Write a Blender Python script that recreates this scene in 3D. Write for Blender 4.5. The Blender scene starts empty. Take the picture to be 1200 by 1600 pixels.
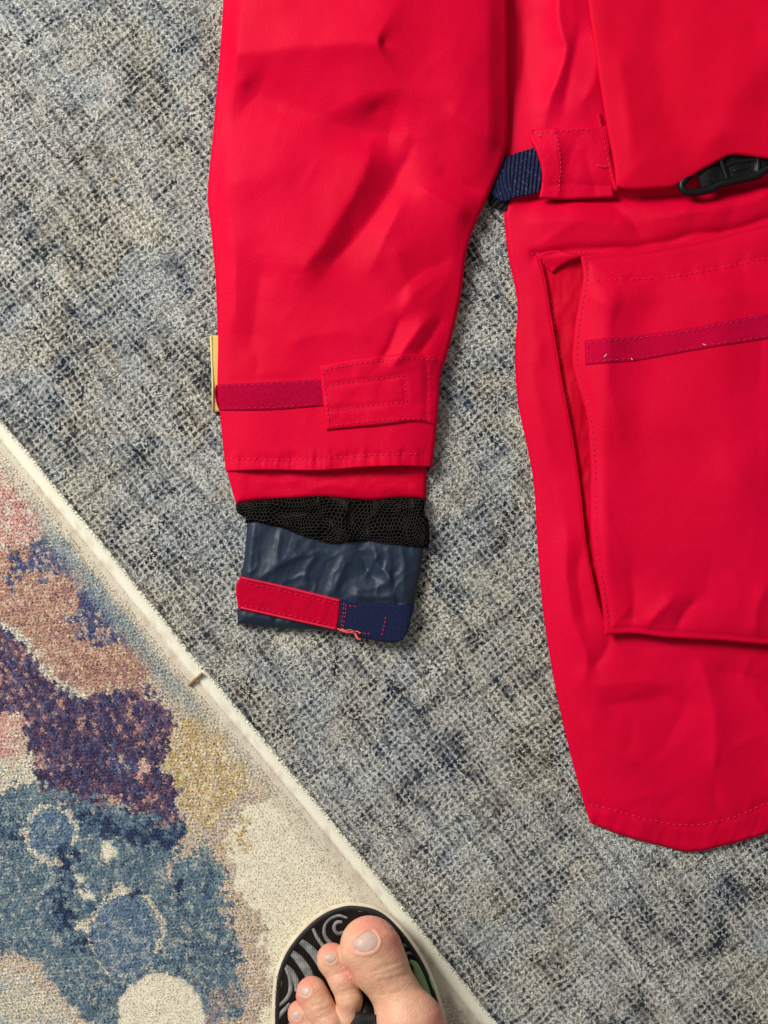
import bpy, math
import numpy as np
from mathutils import Vector

# ------------------------------------------------------------------ camera, world, light
S = 0.0004            # metres for one photograph pixel on the floor
CAMH = 1.2
scene = bpy.context.scene
COL = scene.collection
cam_d = bpy.data.cameras.new('camera'); cam = bpy.data.objects.new('camera', cam_d); COL.objects.link(cam)
cam.location = (0, 0, CAMH); cam.rotation_euler = (0, 0, 0)
cam_d.sensor_fit = 'VERTICAL'; cam_d.sensor_height = 32; cam_d.lens = 32 * CAMH / (1600 * S)
cam_d.clip_start = 0.01; cam_d.clip_end = 50
scene.camera = cam
world = bpy.data.worlds.new('World'); scene.world = world; world.use_nodes = True
bgn = world.node_tree.nodes['Background']
bgn.inputs[0].default_value = (0.99, 0.985, 0.97, 1); bgn.inputs[1].default_value = 0.28
def area(name, loc, size, watt, colr, target=(0, 0, 0)):
    l = bpy.data.lights.new(name, 'AREA'); l.shape = 'RECTANGLE'; l.size, l.size_y = size
    l.energy = watt; l.color = colr
    o = bpy.data.objects.new(name, l); COL.objects.link(o); o.location = loc
    d = Vector(target) - Vector(loc); o.rotation_euler = d.to_track_quat('-Z', 'Y').to_euler()
    return o
area('window_light', (-1.40, 1.05, 1.40), (0.7, 0.9), 73.0, (1.0, 0.975, 0.93))
scene.view_settings.view_transform = 'Standard'; scene.view_settings.look = 'None'
scene.view_settings.exposure = 0.0; scene.view_settings.gamma = 1.0
scene.view_settings.use_curve_mapping = False
scene.render.engine = 'CYCLES'

rng = np.random.default_rng(11)

# ------------------------------------------------------------------ helpers
def W(px, py, z=0.0):
    """photograph pixel at a height (m) -> world x, y"""
    k = S * (CAMH - z) / CAMH
    return (np.asarray(px, float) - 600) * k, (800 - np.asarray(py, float)) * k

def srgb(r, g, b):
    f = lambda c: (c / 255 / 12.92) if c / 255 <= 0.04045 else ((c / 255 + 0.055) / 1.055) ** 2.4
    return np.array([f(r), f(g), f(b)])

def sm(a, b, x):
    t = np.clip((x - a) / (b - a), 0, 1); return t * t * (3 - 2 * t)

def hash2(ix, iy, seed):
    n = (ix.astype(np.int64) * 374761393 + iy.astype(np.int64) * 668265263 + seed * 1274126177) & 0xffffffff
    n = ((n ^ (n >> 13)) * 1274126177) & 0xffffffff
    n = (n ^ (n >> 16)) & 0xffffffff
    return n / 4294967295.0

def vnoise(x, y, seed=0):
    x = np.asarray(x, float); y = np.asarray(y, float)
    ix = np.floor(x); iy = np.floor(y); fx = x - ix; fy = y - iy
    fx = fx * fx * fx * (fx * (fx * 6 - 15) + 10); fy = fy * fy * fy * (fy * (fy * 6 - 15) + 10)
    ix = ix.astype(np.int64); iy = iy.astype(np.int64)
    a = hash2(ix, iy, seed); b = hash2(ix + 1, iy, seed); c = hash2(ix, iy + 1, seed); d = hash2(ix + 1, iy + 1, seed)
    return (a * (1 - fx) + b * fx) * (1 - fy) + (c * (1 - fx) + d * fx) * fy

def fbm(x, y, seed=0, octv=4, gain=0.5):
    s = 0; a = 1; t = 0
    for k in range(octv):
        s = s + a * vnoise(x * 2 ** k, y * 2 ** k, seed + k * 17); t += a; a *= gain
    return s / t            # 0..1

def pdist(px, py, line):
    """distance, signed side, arc fraction to a polyline (pixels)"""
    px = np.asarray(px, float); py = np.asarray(py, float)
    L = np.asarray(line, float); seg = np.hypot(*(L[1:] - L[:-1]).T); cum = np.concatenate([[0], np.cumsum(seg)])
    best = np.full(px.shape, 1e9); side = np.zeros(px.shape); tt = np.zeros(px.shape)
    for i in range(len(L) - 1):
        ax, ay = L[i]; dx, dy = L[i + 1] - L[i]; ll = max(dx * dx + dy * dy, 1e-9)
        t = np.clip(((px - ax) * dx + (py - ay) * dy) / ll, 0, 1)
        ex = px - ax - t * dx; ey = py - ay - t * dy
        d = np.hypot(ex, ey); m = d < best
        best = np.where(m, d, best); cr = (dx * ey - dy * ex) / (math.sqrt(ll) * d + 1e-6)
        cap = ((t <= 0) & (i == 0)) | ((t >= 1) & (i == len(L) - 2))
        side = np.where(m, np.where(cap, cr, np.sign(cr)), side)
        tt = np.where(m, (cum[i] + t * seg[i]) / cum[-1], tt)
    return best, side, tt

def inpoly(px, py, poly):
    px = np.asarray(px, float); py = np.asarray(py, float)
    r = np.zeros(px.shape, bool); n = len(poly); j = n - 1
    for i in range(n):
        xi, yi = poly[i]; xj, yj = poly[j]
        if yi != yj:
            c = ((yi > py) != (yj > py)) & (px < (xj - xi) * (py - yi) / (yj - yi) + xi)
            r ^= c
        j = i
    return r

def spline(pts, n, smooth=True):
    P = np.asarray(pts, float)
    if len(P) == 2 or not smooth:
        Q = P
    else:
        E = np.vstack([2 * P[0] - P[1], P, 2 * P[-1] - P[-2]]); out = []
        for i in range(1, len(E) - 2):
            p0, p1, p2, p3 = E[i - 1], E[i], E[i + 1], E[i + 2]
            t = np.linspace(0, 1, 13)[:-1, None]
            out.append(0.5 * ((2 * p1) + (-p0 + p2) * t + (2 * p0 - 5 * p1 + 4 * p2 - p3) * t ** 2 + (-p0 + 3 * p1 - 3 * p2 + p3) * t ** 3))
        Q = np.vstack(out + [P[-1:]])
    s = np.concatenate([[0], np.cumsum(np.hypot(*(Q[1:] - Q[:-1]).T))])
    u = np.linspace(0, s[-1], n)
    return np.stack([np.interp(u, s, Q[:, 0]), np.interp(u, s, Q[:, 1])], 1)

ROUND = 3.0       # px, how tightly a crease is rounded over
def fold(px, py, line, amp, wl, wr=None, sharp=False, taper=0.25):
    """ridge (+) or valley (-); wl / wr: widths on the two sides of the line (left side = -1)"""
    wr = wl if wr is None else wr
    L = spline(line, 13); shp = np.shape(px); m6 = 5.5 * max(wl, wr) + 12
    box = (px > L[:, 0].min() - m6) & (px < L[:, 0].max() + m6) & (py > L[:, 1].min() - m6) & (py < L[:, 1].max() + m6)
    out = np.zeros(shp)
    if not box.any(): return out
    px = px[box]; py = py[box]
    q1 = fbm(px / 60., py / 60., 601, 2) - .5; q2 = fbm(px / 60., py / 60., 611, 2) - .5
    px = px + 9 * q1; py = py + 9 * q2
    d, s, t = pdist(px, py, L)
    w = .5 * (wl + wr) + .5 * s * (wr - wl)
    # soften the switch of side close to the line
    e = ROUND + max(0.0, min(wl, wr) - 30) * .5
    g = np.exp(-(d / w) ** 2) if sharp else np.exp(-(np.sqrt(d * d + e * e) - e) / (w * .95))
    sw = 0; st = 0                                   # soft place along the crease, so the fade never jumps
    for q in range(len(L)):
        wq = np.exp(-np.maximum(np.hypot(px - L[q, 0], py - L[q, 1]) - d, 0) / 14.); sw = sw + wq; st = st + wq * q
    t = st / sw / (len(L) - 1)
    tp = sm(0, taper, t) * sm(0, taper, 1 - t) if taper > 0 else 1
    out[box] = amp * g * (0.15 + 0.85 * tp)
    return out

def fine_creases(px, py, seed, n, x0, x1, y0, y1, ang, spread, keep=None):
    """many short sharp creases of handled cloth"""
    r = np.random.default_rng(seed); z = np.zeros(np.shape(px))
    for _ in range(n):
        cx = r.uniform(x0, x1); cy = r.uniform(y0, y1); a = ang + r.normal(0, spread); ln = r.uniform(22, 62); bend = r.normal(0, 6)
        ca, sa = math.cos(a), math.sin(a); am = r.uniform(.18, .5) * r.choice([1, 1, -1]); w = r.uniform(5, 11)
        z += fold(px, py, [(cx - ca * ln, cy - sa * ln), (cx - sa * bend, cy + ca * bend), (cx + ca * ln, cy + sa * ln)], am, w, w * r.uniform(1, 2.2), taper=.4)
    return z
MATS = {}
def nmat(name, base, rough=0.6, spec=0.3, **kw):
    m = bpy.data.materials.new(name); m.use_nodes = True; nt = m.node_tree
    b = nt.nodes['Principled BSDF']
    b.inputs['Base Color'].default_value = (*base, 1); b.inputs['Roughness'].default_value = rough
    b.inputs['Specular IOR Level'].default_value = spec
    for k, v in kw.items(): b.inputs[k].default_value = v
    MATS[name] = m
    return m, nt, b

def N(nt, typ, **kw):
    n = nt.nodes.new(typ)
    for k, v in kw.items():
        if k in n.inputs: n.inputs[k].default_value = v
        else: setattr(n, k, v)
    return n

def add_bump(nt, b, height, strength, dist):
    bp = N(nt, 'ShaderNodeBump', Strength=strength, Distance=dist)
    nt.links.new(height, bp.inputs['Height']); nt.links.new(bp.outputs[0], b.inputs['Normal'])
    return bp

def noise(nt, scale, detail=3, rough=0.5, vec=None, dist=0.0):
    n = N(nt, 'ShaderNodeTexNoise'); n.inputs['Scale'].default_value = scale; n.inputs['Detail'].default_value = detail
    n.inputs['Roughness'].default_value = rough; n.inputs['Distortion'].default_value = dist
    if vec is not None: nt.links.new(vec, n.inputs['Vector'])
    return n

def vary(nt, b, c1, c2, scale, detail=3, lo=0.35, hi=0.65, vec=None):
    """mottle the base colour between two dye tones"""
    n = noise(nt, scale, detail, vec=vec); r = N(nt, 'ShaderNodeValToRGB')
    r.color_ramp.elements[0].position = lo; r.color_ramp.elements[1].position = hi
    r.color_ramp.elements[0].color = (*c1, 1); r.color_ramp.elements[1].color = (*c2, 1)
    nt.links.new(n.outputs['Fac'], r.inputs[0]); nt.links.new(r.outputs[0], b.inputs['Base Color'])
    return n

def texco(nt): return N(nt, 'ShaderNodeTexCoord').outputs['Object']

# --- red coated nylon
def red_fabric(name, c1, c2, rough, weave, spec=0.055, wscale=0, rot=0.0):
    m, nt, b = nmat(name, c1, rough, spec)
    co = texco(nt)
    nv = vary(nt, b, c1, c2, 14, 4, vec=co); ramp = b.inputs['Base Color'].links[0].from_node
    g1 = noise(nt, 800, 3, .7, co); gm = N(nt, 'ShaderNodeMapRange'); nt.links.new(g1.outputs[0], gm.inputs[0]); gm.inputs['To Min'].default_value = .84; gm.inputs['To Max'].default_value = 1.16
    gh = N(nt, 'ShaderNodeHueSaturation'); nt.links.new(gm.outputs[0], gh.inputs['Value']); nt.links.new(ramp.outputs[0], gh.inputs['Color']); nt.links.new(gh.outputs[0], b.inputs['Base Color'])
    mp = N(nt, 'ShaderNodeMapping'); nt.links.new(co, mp.inputs[0]); mp.inputs['Rotation'].default_value = (0, 0, rot)
    w1 = N(nt, 'ShaderNodeTexWave', Scale=wscale, Distortion=1.2); w1.inputs['Detail'].default_value = 1
    nt.links.new(mp.outputs[0], w1.inputs['Vector'])
    n2 = noise(nt, 650, 4, 0.7, co)
    n3 = noise(nt, 60, 4, 0.55, co)
    mx = N(nt, 'ShaderNodeMath', operation='MULTIPLY_ADD'); nt.links.new(n2.outputs[0], mx.inputs[0]); mx.inputs[1].default_value = 1.6
    if wscale:
        wm = N(nt, 'ShaderNodeMath', operation='MULTIPLY'); wm.inputs[1].default_value = .22; nt.links.new(w1.outputs['Fac'], wm.inputs[0]); nt.links.new(wm.outputs[0], mx.inputs[2])
    else: mx.inputs[2].default_value = 0.0
    m3 = N(nt, 'ShaderNodeMath', operation='MULTIPLY_ADD'); nt.links.new(n3.outputs[0], m3.inputs[0]); m3.inputs[1].default_value = 3.0
    nt.links.new(mx.outputs[0], m3.inputs[2])
    add_bump(nt, b, m3.outputs[0], weave, 0.00025)
    return m
RED = red_fabric('red_shell_fabric', (0.56, 0.0004, 0.023), (0.61, 0.0005, 0.030), 0.55, 0.50)
RED2 = red_fabric('red_lining_fabric', (0.50, 0.0005, 0.016), (0.55, 0.0006, 0.021), 0.55, 0.30)
TWILL = red_fabric('red_twill_fabric', (0.55, 0.0005, 0.019), (0.60, 0.0006, 0.025), 0.6, 0.30, wscale=170, rot=-0.6)
m, nt, b = nmat('red_thread', (0.62, 0.02, 0.065), 0.6, 0.2); THREAD = m
m, nt, b = nmat('faded_thread', (0.60, 0.03, 0.07), 0.6, 0.25); THREAD2 = m
m, nt, b = nmat('loose_orange_thread', (0.75, 0.10, 0.08), 0.6, 0.25); LOOSE = m
def velcro(name, c1, c2, bump=0.9):
    m, nt, b = nmat(name, c1, 0.9, 0.05); co = texco(nt)
    vary(nt, b, c1, c2, 520, 3, 0.3, 0.7, co)
    n = noise(nt, 900, 3, 0.7, co); add_bump(nt, b, n.outputs[0], bump, 0.0005)
    return m
VEL = velcro('magenta_loop_tape', (0.32, 0.0005, 0.022), (0.40, 0.001, 0.034))
VEL3 = velcro('rose_loop_tape', (0.41, 0.0005, 0.026), (0.48, 0.001, 0.036))
VEL2 = velcro('crimson_hook_tape', (0.42, 0.0005, 0.018), (0.49, 0.001, 0.026), 0.5)
# --- webbing
def webbing_mat(name, c1, c2, fleck, fl=0.72):
    m, nt, b = nmat(name, c1, 0.65, 0.15); co = texco(nt)
    n = noise(nt, 700, 2, 0.6, co); r = N(nt, 'ShaderNodeValToRGB'); cr = r.color_ramp
    cr.elements[0].position = 0.35; cr.elements[0].color = (*c1, 1); cr.elements[1].position = 0.62; cr.elements[1].color = (*c2, 1)
    e = cr.elements.new(fl); e.color = (*fleck, 1)
    nt.links.new(n.outputs[0], r.inputs[0]); nt.links.new(r.outputs[0], b.inputs['Base Color'])
    n2 = noise(nt, 1200, 2, 0.6, co); add_bump(nt, b, n2.outputs[0], 0.6, 0.0004)
    return m
NAVYWEB = webbing_mat('navy_webbing', (0.004, 0.005, 0.028), (0.009, 0.013, 0.050), (0.09, 0.11, 0.20), 0.72)
NAVYTAPE = webbing_mat('navy_tape', (0.0035, 0.006, 0.032), (0.006, 0.010, 0.044), (0.012, 0.02, 0.07))
BLACKWEB = webbing_mat('black_webbing', (0.002, 0.002, 0.003), (0.005, 0.005, 0.007), (0.012, 0.012, 0.016))
m, nt, b = nmat('black_plastic', (0.003, 0.003, 0.0035), 0.42, 0.25); PLASTIC = m
n = noise(nt, 300, 3); add_bump(nt, b, n.outputs[0], 0.1, 0.0003)
m, nt, b = nmat('navy_rubber_coating', (0.016, 0.030, 0.060), 0.40, 0.32); RUBBER = m
co = texco(nt); vary(nt, b, (0.007, 0.016, 0.036), (0.014, 0.026, 0.046), 60, 5, 0.35, 0.7, co)
n = noise(nt, 120, 5, 0.6, co); add_bump(nt, b, n.outputs[0], 0.08, 0.0010)
nr = noise(nt, 90, 4, 0.6, co); mr = N(nt, 'ShaderNodeMapRange'); nt.links.new(nr.outputs[0], mr.inputs[0])
mr.inputs['To Min'].default_value = 0.40; mr.inputs['To Max'].default_value = 0.6; nt.links.new(mr.outputs[0], b.inputs['Roughness'])
m, nt, b = nmat('black_net_cord', (0.036, 0.027, 0.021), 0.6, 0.25); NET = m; vary(nt, b, (0.004, 0.0035, 0.003), (0.034, 0.026, 0.020), 55, 3, .40, .70)
m, nt, b = nmat('black_net_lining', (0.002, 0.002, 0.002), 0.9, 0.02); NETBASE = m
m, nt, b = nmat('yellow_tape', (0.62, 0.42, 0.10), 0.7, 0.2); YELLOW = m
vary(nt, b, (0.60, 0.40, 0.09), (0.70, 0.52, 0.18), 300, 2)
m, nt, b = nmat('cream_piping', (0.62, 0.56, 0.26), 0.7, 0.2); YEDGE = m

def link(o, parent=None):
    COL.objects.link(o)
    if parent is not None: o.parent = parent
    return o

def mesh_np(name, V, F, mat, parent=None, smooth=True, col=None):
    """V (n,3); F (m,4) or (m,3) int arrays or list of them"""
    Fs = F if isinstance(F, list) else [F]
    me = bpy.data.meshes.new(name)
    V = np.asarray(V, np.float32)
    loops = np.concatenate([f.ravel() for f in Fs]).astype(np.int32)
    tot = np.concatenate([np.full(len(f), f.shape[1], np.int32) for f in Fs])
    st = np.concatenate([[0], np.cumsum(tot)[:-1]]).astype(np.int32)
    me.vertices.add(len(V)); me.vertices.foreach_set('co', V.ravel())
    me.loops.add(len(loops)); me.loops.foreach_set('vertex_index', loops)
    me.polygons.add(len(tot)); me.polygons.foreach_set('loop_start', st)
    me.polygons.foreach_set('use_smooth', np.full(len(tot), smooth, bool))
    me.update(calc_edges=True); me.validate()
    if col is not None:
        a = me.color_attributes.new('dye', 'FLOAT_COLOR', 'POINT')
        a.data.foreach_set('color', np.concatenate([col, np.ones((len(col), 1))], 1).astype(np.float32).ravel())
    me.materials.append(mat)
    return link(bpy.data.objects.new(name, me), parent)

def empty(name, loc=(0, 0, 0)):
    o = bpy.data.objects.new(name, None); o.location = loc; o.empty_display_size = 0.02
    return link(o)
def tag(o, label=None, cat=None, kind=None, group=None):
    if label: o['label'] = label
    if cat: o['category'] = cat
    if kind: o['kind'] = kind
    if group: o['group'] = group
    return o

def coons(left, right, top, bot, nu, nv, smooth=(1, 1, 1, 1)):
    l = spline(left, nv, smooth[0]); r = spline(right, nv, smooth[1]); t = spline(top, nu, smooth[2]); b = spline(bot, nu, smooth[3])
    c00 = (l[0] + t[0]) / 2; c10 = (t[-1] + r[0]) / 2; c01 = (l[-1] + b[0]) / 2; c11 = (r[-1] + b[-1]) / 2
    l[0] = t[0] = c00; t[-1] = r[0] = c10; l[-1] = b[0] = c01; r[-1] = b[-1] = c11
    u = np.linspace(0, 1, nu)[None, :, None]; v = np.linspace(0, 1, nv)[:, None, None]
    G = (1 - v) * t[None] + v * b[None] + (1 - u) * l[:, None] + u * r[:, None] \
        - ((1 - u) * (1 - v) * c00 + u * (1 - v) * c10 + (1 - u) * v * c01 + u * v * c11)
    edge = np.vstack([t, r[1:], b[::-1][1:], l[::-1][1:]])
    return G, edge

def panel(name, G, edge, zf, mat, parent=None, zref=0.006, thick=None, floor=None, rim=0.0, rimh=0.0):
    """closed cloth panel: top grid G (px) with height zf(px,py,dist to edge) in metres;
    thick: constant thickness, floor: flat underside at that height"""
    nv, nu = G.shape[:2]; px = G[..., 0]; py = G[..., 1]
    d, _, _ = pdist(px, py, np.vstack([edge[::max(1, len(edge) // 130)], edge[-1:]]))
    z = zf(px, py, d)
    x, y = W(px, py, zref)
    top = np.stack([x, y, z], -1).reshape(-1, 3)
    n = nu * nv
    zb = (z - thick) if floor is None else np.minimum(np.full_like(z, floor), z - 0.0004)
    bot = np.stack([x, y, zb], -1).reshape(-1, 3)
    idx = np.arange(n).reshape(nv, nu)
    q = np.stack([idx[:-1, :-1], idx[1:, :-1], idx[1:, 1:], idx[:-1, 1:]], -1).reshape(-1, 4)
    qb = (q + n)[:, ::-1]
    ring = np.concatenate([idx[0, :], idx[1:, -1], idx[-1, ::-1][1:], idx[::-1, 0][1:-1]])
    r2 = np.roll(ring, -1)
    sd = np.stack([ring, r2, r2 + n, ring + n], -1)
    return mesh_np(name, np.vstack([top, bot]), np.vstack([q, qb, sd]), mat, parent)

def stitches(name, line, zf, mat, parent, step=9.0, ln=6.0, w=1.5, zref=0.008, lift=0.0003, jit=0.8, smooth=True, skip=0.0, h=0.00035):
    L = spline(line, 400, smooth)
    s = np.concatenate([[0], np.cumsum(np.hypot(*(L[1:] - L[:-1]).T))])
    k = np.arange(step / 2, s[-1] - ln / 2, step); k = k[rng.random(len(k)) >= skip]
    cx = np.interp(k, s, L[:, 0]); cy = np.interp(k, s, L[:, 1])
    a = np.arctan2(np.interp(np.minimum(k + 3, s[-1]), s, L[:, 1]) - np.interp(k - 3, s, L[:, 1]), np.interp(np.minimum(k + 3, s[-1]), s, L[:, 0]) - np.interp(k - 3, s, L[:, 0]))
    a = a + rng.normal(0, 0.09, len(k)); cx = cx + rng.normal(0, jit * 0.4, len(k)); cy = cy + rng.normal(0, jit * 0.4, len(k))
    ca, sa = np.cos(a), np.sin(a); hl = ln / 2 * rng.uniform(0.85, 1.1, len(k))
    V = []
    for (u, v, hh) in ((-1, 0, -.5), (-.45, 1, 0), (-.45, -1, 0), (-.45, 0, 1), (.45, 1, 0), (.45, -1, 0), (.45, 0, 1), (1, 0, -.5)):
        px = cx + u * hl * ca - v * w / 2 * sa; py = cy + u * hl * sa + v * w / 2 * ca
        z = zf(cx + u * hl * ca, cy + u * hl * sa, None) + lift + hh * h
        x, y = W(px, py, zref); V.append(np.stack([x, y, z], 1))
    V = np.stack(V, 1).reshape(-1, 3)
    f3 = np.array([[0, 2, 3], [0, 3, 1], [7, 6, 5], [7, 4, 6], [0, 1, 2], [7, 5, 4]]); f4 = np.array([[3, 2, 5, 6], [1, 3, 6, 4]])
    off = (np.arange(len(k)) * 8)[:, None, None]
    o = mesh_np(name, V, [(f3 + off).reshape(-1, 3), (f4 + off).reshape(-1, 4)], mat, parent)
    o['kind'] = 'stuff'
    return o

def tube(pts, r, seg=8, closed_ends=True):
    """pts (n,3) world, r scalar/array -> V,F"""
    P = np.asarray(pts, float); n = len(P); r = np.broadcast_to(r, (n,))
    T = np.gradient(P, axis=0); T /= np.linalg.norm(T, axis=1)[:, None] + 1e-12
    up = np.array([0, 0, 1.0]); A = np.cross(T, up); nn = np.linalg.norm(A, axis=1)
    A[nn < 1e-4] = [1, 0, 0]; A /= np.linalg.norm(A, axis=1)[:, None]; B = np.cross(T, A)
    th = np.linspace(0, 2 * np.pi, seg, endpoint=False)
    V = (P[:, None] + r[:, None, None] * (np.cos(th)[None, :, None] * A[:, None] + np.sin(th)[None, :, None] * B[:, None])).reshape(-1, 3)
    i = np.arange(n - 1)[:, None] * seg; j = np.arange(seg)[None]; j2 = (j + 1) % seg
    F = np.stack([i + j, i + j2, i + seg + j2, i + seg + j], -1).reshape(-1, 4)
    V = np.vstack([V, P[:1], P[-1:]]); c0 = n * seg; c1 = c0 + 1
    jj = np.arange(seg); T3 = np.vstack([np.stack([np.full(seg, c0), (jj + 1) % seg, jj], 1), np.stack([np.full(seg, c1), (n - 1) * seg + jj, (n - 1) * seg + (jj + 1) % seg], 1)])
    return V, F, T3
def tube_obj(name, pts, r, mat, parent=None, seg=8):
    V, F, T3 = tube(pts, r, seg); return mesh_np(name, V, [F, T3], mat, parent)

# ------------------------------------------------------------------ floor and rugs
m, nt, b = nmat('dull_floor', (0.30, 0.27, 0.23), 0.6); vary(nt, b, (0.26, 0.23, 0.2), (0.34, 0.3, 0.26), 3)
fl = mesh_np('floor', [(-3, -3, -0.006), (3, -3, -0.006), (3, 3, -0.006), (-3, 3, -0.006)], np.array([[0, 1, 2, 3]]), m, smooth=False)
tag(fl, kind='structure')

# rug edge line in pixels and the weave directions
E0 = np.array([0., 654.]); E1 = np.array([777., 1598.]); ED = (E1 - E0) / np.linalg.norm(E1 - E0)
EN = np.array([-ED[1], ED[0]])          # points to the patterned rug (left / down)
def edge_coords(px, py):
    rx = px - E0[0]; ry = py - E0[1]
    return rx * ED[0] + ry * ED[1], rx * EN[0] + ry * EN[1]     # along, inside depth (px)
def edge_wobble(a): return 3 * (fbm(a / 120., a * 0 + 3.3, 5, 2) - .5) * 2 + 2.2 * np.sin(a / 190.)

def fibre_material(name, rough=0.9):
    m, nt, b = nmat(name, (0.4, 0.4, 0.4), rough, 0.08)
    ge = N(nt, 'ShaderNodeNewGeometry'); mixn = N(nt, 'ShaderNodeMix', data_type='VECTOR'); mixn.inputs[0].default_value = .55
    nt.links.new(ge.outputs['Normal'], mixn.inputs[4]); mixn.inputs[5].default_value = (0, 0, 1)      # fuzzy yarn scatters as a soft mass
    nm = N(nt, 'ShaderNodeVectorMath', operation='NORMALIZE'); nt.links.new(mixn.outputs[1], nm.inputs[0]); nt.links.new(nm.outputs[0], b.inputs['Normal'])
    at = N(nt, 'ShaderNodeAttribute'); at.attribute_name = 'dye'
    hs = N(nt, 'ShaderNodeHueSaturation'); co = texco(nt); n = noise(nt, 1500, 2, 0.6, co)
    mr = N(nt, 'ShaderNodeMapRange'); nt.links.new(n.outputs[0], mr.inputs[0]); mr.inputs['To Min'].default_value = 0.75; mr.inputs['To Max'].default_value = 1.25
    nt.links.new(mr.outputs[0], hs.inputs['Value']); nt.links.new(at.outputs['Color'], hs.inputs['Color'])
    nt.links.new(hs.outputs[0], b.inputs['Base Color'])
    return m
FIB = fibre_material('rug_yarn')

def fibres(name, px, py, z0, ang, lean, length, width, colr, parent, zref=0.002, curl=0.6, droop=0.55):
    """short curved ribbons of yarn, three cross-sections each"""
    n = len(px); x, y = W(px, py, zref)
    ca, sa = np.cos(ang), np.sin(ang)
    x = x - ca * length * .42; y = y - sa * length * .42      # the dye is looked up at the middle of the yarn
    a2 = ang + rng.normal(0, curl, n); ca2, sa2 = np.cos(a2), np.sin(a2)
    h1 = length * 0.5
    p0 = np.stack([x, y, z0], 1)
    p1 = p0 + np.stack([ca * np.sin(lean) * h1, sa * np.sin(lean) * h1, np.cos(lean) * h1], 1)
    l2 = lean + droop
    p2 = p1 + np.stack([ca2 * np.sin(l2) * h1, sa2 * np.sin(l2) * h1, np.cos(l2) * h1], 1)
    tw = rng.normal(0, 0.35, n)
    sd = np.stack([-sa, ca, tw], 1); sd2 = np.stack([-sa2, ca2, tw], 1)
    w = width[:, None]
    V = np.stack([p0 - sd * w * .5, p0 + sd * w * .5, p1 - sd * w * .55, p1 + sd * w * .55, p2 - sd2 * w * .3, p2 + sd2 * w * .3], 1).reshape(-1, 3)
    o6 = (np.arange(n) * 6)[:, None]
    F = np.concatenate([o6 + np.array([[0, 1, 3, 2]]), o6 + np.array([[2, 3, 5, 4]])])
    C = np.repeat(colr, 6, axis=0)
    o = mesh_np(name, V, F, FIB, parent, smooth=True, col=C); o['kind'] = 'stuff'
    return o

# outlines used again further down (px)
SL_L = [(352, -140), (347, 0), (341, 87), (332, 195), (323, 297), (328, 355), (335, 433), (338, 520), (337, 594), (342, 647), (351, 736)]
SL_R = [(786, -140), (792, 0), (793, 130), (793, 208), (787, 247), (766, 299), (733, 377), (720, 464), (700, 550), (688, 590), (683, 661), (676, 729)]
SL_B = [(351, 736), (415, 734), (496, 735), (566, 730), (620, 728), (676, 729)]
BD_L = [(796, 312), (790, 322), (789, 337), (792, 370), (797, 406), (806, 445), (810, 480), (807, 530), (806, 567), (811, 630), (825, 697), (836, 760), (842, 861), (851, 962), (870, 1079), (892, 1176), (911, 1247), (924, 1288)]
BD_B = [(924, 1288), (967, 1306), (1024, 1322), (1080, 1334), (1136, 1324), (1200, 1306), (1300, 1270), (1420, 1225)]
def jacket_mask(px, py):
    p1 = SL_L + SL_B[1:] + SL_R[::-1]
    p2 = [(790, -140)] + [(792, 240)] + BD_L + BD_B[1:] + [(1420, -140)]
    p3 = [(368, 740), (368, 787), (384, 815), (378, 890), (371, 974), (525, 986), (631, 998), (660, 860), (666, 740)]
    r = np.zeros(px.shape, bool)
    for p in (p1, p2, p3): r |= inpoly(px, py, p)
    return r
def jacket_edge_dist(px, py):
    d = np.full(px.shape, 1e9)
    for p in (SL_L, SL_R, BD_L, BD_B, [(368, 787), (384, 815), (378, 890), (371, 974), (525, 986), (631, 998), (660, 860), (666, 740)]):
        d = np.minimum(d, pdist(px, py, p)[0])
    return d

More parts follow.
